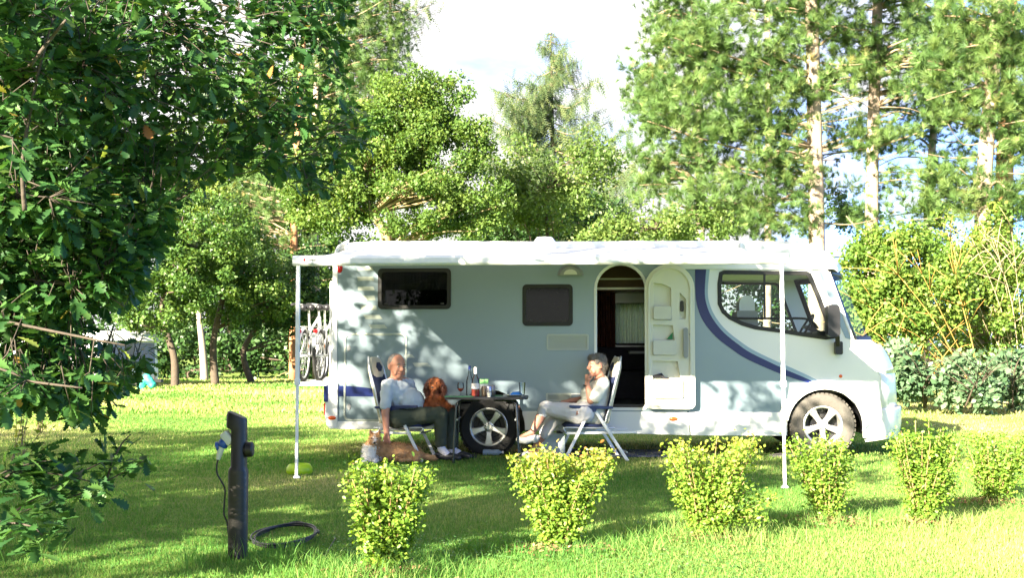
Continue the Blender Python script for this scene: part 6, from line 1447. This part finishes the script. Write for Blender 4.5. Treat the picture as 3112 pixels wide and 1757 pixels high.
# two tall shoots above the fifth shrub
k5 = [o for o in COL.objects if o.get('label', '').startswith('shrub with two tall')][0]; mb = MB(); pos = []; ax = []
for u in (2782, 2822):
    e = W(u, 1278, SP[4].y)-V3((SP[4].x, SP[4].y, 0)); q = spline([V3((e.x*.9, 0, e.z*.55)), V3((e.x, 0, e.z*.8)), e], 5); mb.tube(q, [.004]*len(q), 5)
    for _ in range(16): j = random.randint(4, len(q)-1); pos.append(tuple(q[j])); ax.append((random.gauss(0,1), random.gauss(0,1), .6))
mb.build('tall_shoots', stemm, k5, smooth=True, recalc=False); V, FF = inst(SLf, SLq, np.array(pos), frames(np.array(ax), rvec(len(pos))+[0,0,.6]), .035+.015*RNG.random(len(pos))); fast('shoot_leaves', V, FF, Lsh, k5, np.repeat(RNG.random(len(pos))*.5, 6))
# ---- willow bush and low bushes on the right
def stick_bush(name, Y, base, fan, lobes, mat, label, size, per, nper, rad, smat, r0=.03, tint=(0, 1)):
    bx_ = W(base, 1000, Y).x; t = thing(name, (bx_, Y, 0), 0, label, 'bush', 'bushes right of the motorhome'); off = np.array([bx_, Y, 0])
    C = lobe_points(lobes, Y, per); V, FF, ci = leaves(C, nper, rad*(.6+.8*RNG.random(len(C))), size, (0, -.2, .4)); tn = np.repeat(np.clip(tint[0]+(tint[1]-tint[0])*(RNG.random(len(C))[ci]*.5+RNG.random(len(ci))*.5), 0, 1), 4)
    fast('leaves', V-off, FF, mat, t, tn); mb = MB()
    for (u0, v0, u1, v1) in fan:
        for _ in range(3):
            a = W(u0+random.uniform(-25,25), v0, Y+random.uniform(-.3,.3)); e = W(u1+random.uniform(-70,70), v1+random.uniform(-40,40), Y+random.uniform(-1.2,.3)); m_ = a.lerp(e, .5)+V3((random.uniform(-.1,.1), -.1, random.uniform(.0,.3)))
            q = spline([p-V3(off) for p in (a, m_, e)], 5); mb.tube(q, list(np.linspace(r0, r0*.25, len(q))), 5)
            for _ in range(7):
                j = random.randint(3, len(q)-2); s_ = q[j]; d = V3((random.gauss(-.2,.5), random.gauss(-.25,.3), random.uniform(.1,.7))); mb.tube([s_, s_+d*.5+V3((0,0,.05)), s_+d], [.010, .007, .003], 4)
    mb.build('stems', smat, t, smooth=True, recalc=False); return t
wst = pm('orange_willow_stems', (.46, .27, .07), .7, var=.25, scale=12); dst = pm('dry_pale_stems', (.42, .33, .20), .8, var=.25, scale=12)
stick_bush('willow_bush', 23.5, 2950, [(2950,1190,2640,880),(2960,1190,2740,790),(2980,1190,2830,740),(2920,1180,2600,1010)], [(2660,840,110,90),(2640,760,50,60),(2720,740,60,70),(2760,800,120,100),(2700,980,130,120),(2620,960,60,120),(2830,900,120,130)], Lbush, 'yellow green willow bush with orange stems fanning left beside the windscreen', .085, 36, 105, .30, wst, .014, (0, .85))
stick_bush('willow_bush', 24.5, 3080, [(3080,1190,2900,760),(3090,1190,3000,720),(3110,1190,3080,700),(3060,1190,2850,950)], [(2880,750,70,90),(2950,830,110,100),(3040,780,90,150),(3000,1000,130,120),(3110,920,80,170)], Lbush, 'willow bush with many bare pale twigs at the right edge', .085, 31, 100, .30, dst, .014, (.0, .95))
for i, (u, Y, lo, lb) in enumerate(((2800, 22, [(2790,1150,80,65),(2720,1110,70,60)], 'low blue green bush just right of the front bumper'), (2955, 21.5, [(2950,1165,95,70)], 'low blue green bush with pale leaves under the fanning willow stems'), (3080, 22.5, [(3070,1150,80,80)], 'low blue green bush at the right edge under the pale twigs'))):
    stick_bush('viburnum_bush', Y, u, [(u,1240,u,1150)], lo, Lblue, lb, .12, 34, 80, .26, bark, .02)
# rank weeds in the sunny meadow at the far left
def weed(p, h_, n, label):
    t = thing('tall_weed', tuple(p), 0, label, 'plant', 'weeds in the meadow'); mb = MB(); pos = []; ax = []
    for i in range(n):
        e = V3((random.gauss(0,.16), random.gauss(0,.1), h_*random.uniform(.6,1))); q = spline([V3((random.gauss(0,.05), 0, 0)), e*.55+V3((0,0,.05)), e], 4); mb.tube(q, list(np.linspace(.006, .002, len(q))), 4)
        for _ in range(14): j = random.randint(2, len(q)-1); pos.append(tuple(q[j]+V3((random.gauss(0,.03), random.gauss(0,.03), random.gauss(0,.03))))); ax.append((random.gauss(0,1), random.gauss(0,1), random.gauss(.3,.5)))
    V, FF = inst(LF, LQ, np.array(pos), frames(np.array(ax), rvec(len(pos))), .04+.03*RNG.random(len(pos))); fast('leaves', V, FF, Lyel, t, np.repeat(RNG.random(len(pos)), 4)); mb.build('stems', twig, t, smooth=True, recalc=False)
weed(G(122, 1316), .75, 9, 'brownish bushy weed in the sunny grass under the oak leaves'); weed(G(60, 1420), .8, 7, 'thin tall weed stalks left of the low oak shoots')

# ================================================================== CARAVAN at the far left
cv = thing('caravan', (0, 0, 0), 0, 'white touring caravan half hidden behind the foreground oak leaves', 'caravan'); YC = 36.0
fl = W(325, 1100, YC); frr = W(468, 1100, YC); cv.location = (fl.x, YC, 0); cyaw = R(-8); cv.rotation_euler = (0, 0, R(58)); wF = 2.05; zT = W(400, 1008, YC).z; zB = W(400, 1158, YC).z; ln = 4.6; Lc = 6.0
# local: x across the front, y backwards
pr = [(0, zB), (.02, zB-.05), (-.0, zB+.25), (.10, zT-.35), (.28, zT-.08), (.6, zT), (Lc-.4, zT+.02), (Lc-.1, zT-.2), (Lc, zB+.3), (Lc-.05, zB)]
cvw = pm('caravan_white', (.76, .77, .80), .35, var=.05, scale=3); cvg = pm('caravan_window', (.20, .19, .24), .15, var=.2, scale=2)
MB().plate([(p[0], p[1]) for p in pr], 0, wF, ax='yz').build('body', cvw, cv, bevel=.06)
MB().plate([(-.04, zT-.30), (.12, zT-.06), (.5, zT+.03), (Lc-.4, zT+.05), (Lc-.4, zT-.02), (.55, zT-.05), (.25, zT-.14), (.08, zT-.34)], -.03, wF+.03, ax='yz').build('roof', cvw, cv, bevel=.02)
zw0 = zB+.35; zw1 = zT-.36
b = MB().add([(.12, -.0+.015, zw0), (wF-.12, .015, zw0), (wF-.12, .075, zw1), (.12, .075, zw1), (.12, .06, zw0), (wF-.12, .06, zw0), (wF-.12, .12, zw1), (.12, .12, zw1)], [(0,1,2,3), (4,7,6,5), (0,4,5,1), (1,5,6,2), (2,6,7,3), (3,7,4,0)])
b.build('front_window', cvg, cv, bevel=.01)
for y0, y1 in ((.9, 1.9), (3.1, 4.3)): MB().box(-.015, .004, y0, y1, zB+.6, zT-.35).build('side_window', cvg, cv, bevel=.006)
MB().box(-.018, .004, 2.15, 2.75, zB+.08, zT-.2).build('door', cvw, cv, bevel=.006)
MB().box(-.022, .004, .35, .55, zB+.25, zB+.4).build('side_light', M['red'], cv, bevel=.006)
for x in (.05, wF-.25):
    b = MB(); b.lathe([(.0, 0), (.17, 0), (.28, .02), (.29, .1), (.28, .18), (0, .2)], (x, 3.2, .29), 'x', 24); b.build('wheel', M['tyred'], cv, smooth=40)
MB().box(.1, wF-.1, .4, Lc-.3, zB-.14, zB-.01).build('chassis', M['blackpl'], cv)
b = MB(); b.bar((.2, .3, zB-.08), (wF/2, -1.05, zB-.06), .07, .09); b.bar((wF-.2, .3, zB-.08), (wF/2, -1.05, zB-.06), .07, .09); b.box(wF/2-.05, wF/2+.05, -1.35, -1.0, zB-.05, zB+.05); b.build('tow_hitch', M['blackpl'], cv)
b = MB(); b.tube([(wF/2+.12, -.85, zB+.15), (wF/2+.12, -.85, .05)], .03, 8); b.lathe([(0, -.04), (.08, -.03), (.09, 0), (.08, .03), (0, .04)], (wF/2+.12, -.85, .09), 'x', 14); b.build('jockey_wheel', M['blackpl'], cv)
cvr = blob('hitch_cover', [('c', W(447,1143,YC-1.3), .10, W(430,1172,YC-1.3), .14), ('c', W(447,1143,YC-1.3), .10, W(462,1170,YC-1.3), .13), ('c', W(430,1174,YC-1.3), .12, W(420,1178,YC-1.35), .06)], .03, [pm('teal_cover', (.03, .38, .30), .6, var=.12, bump=.3)], None, 3, disp=.05, dscale=.12)
tag(cvr, 'teal green waterproof cover over the caravan hitch', 'hitch cover')
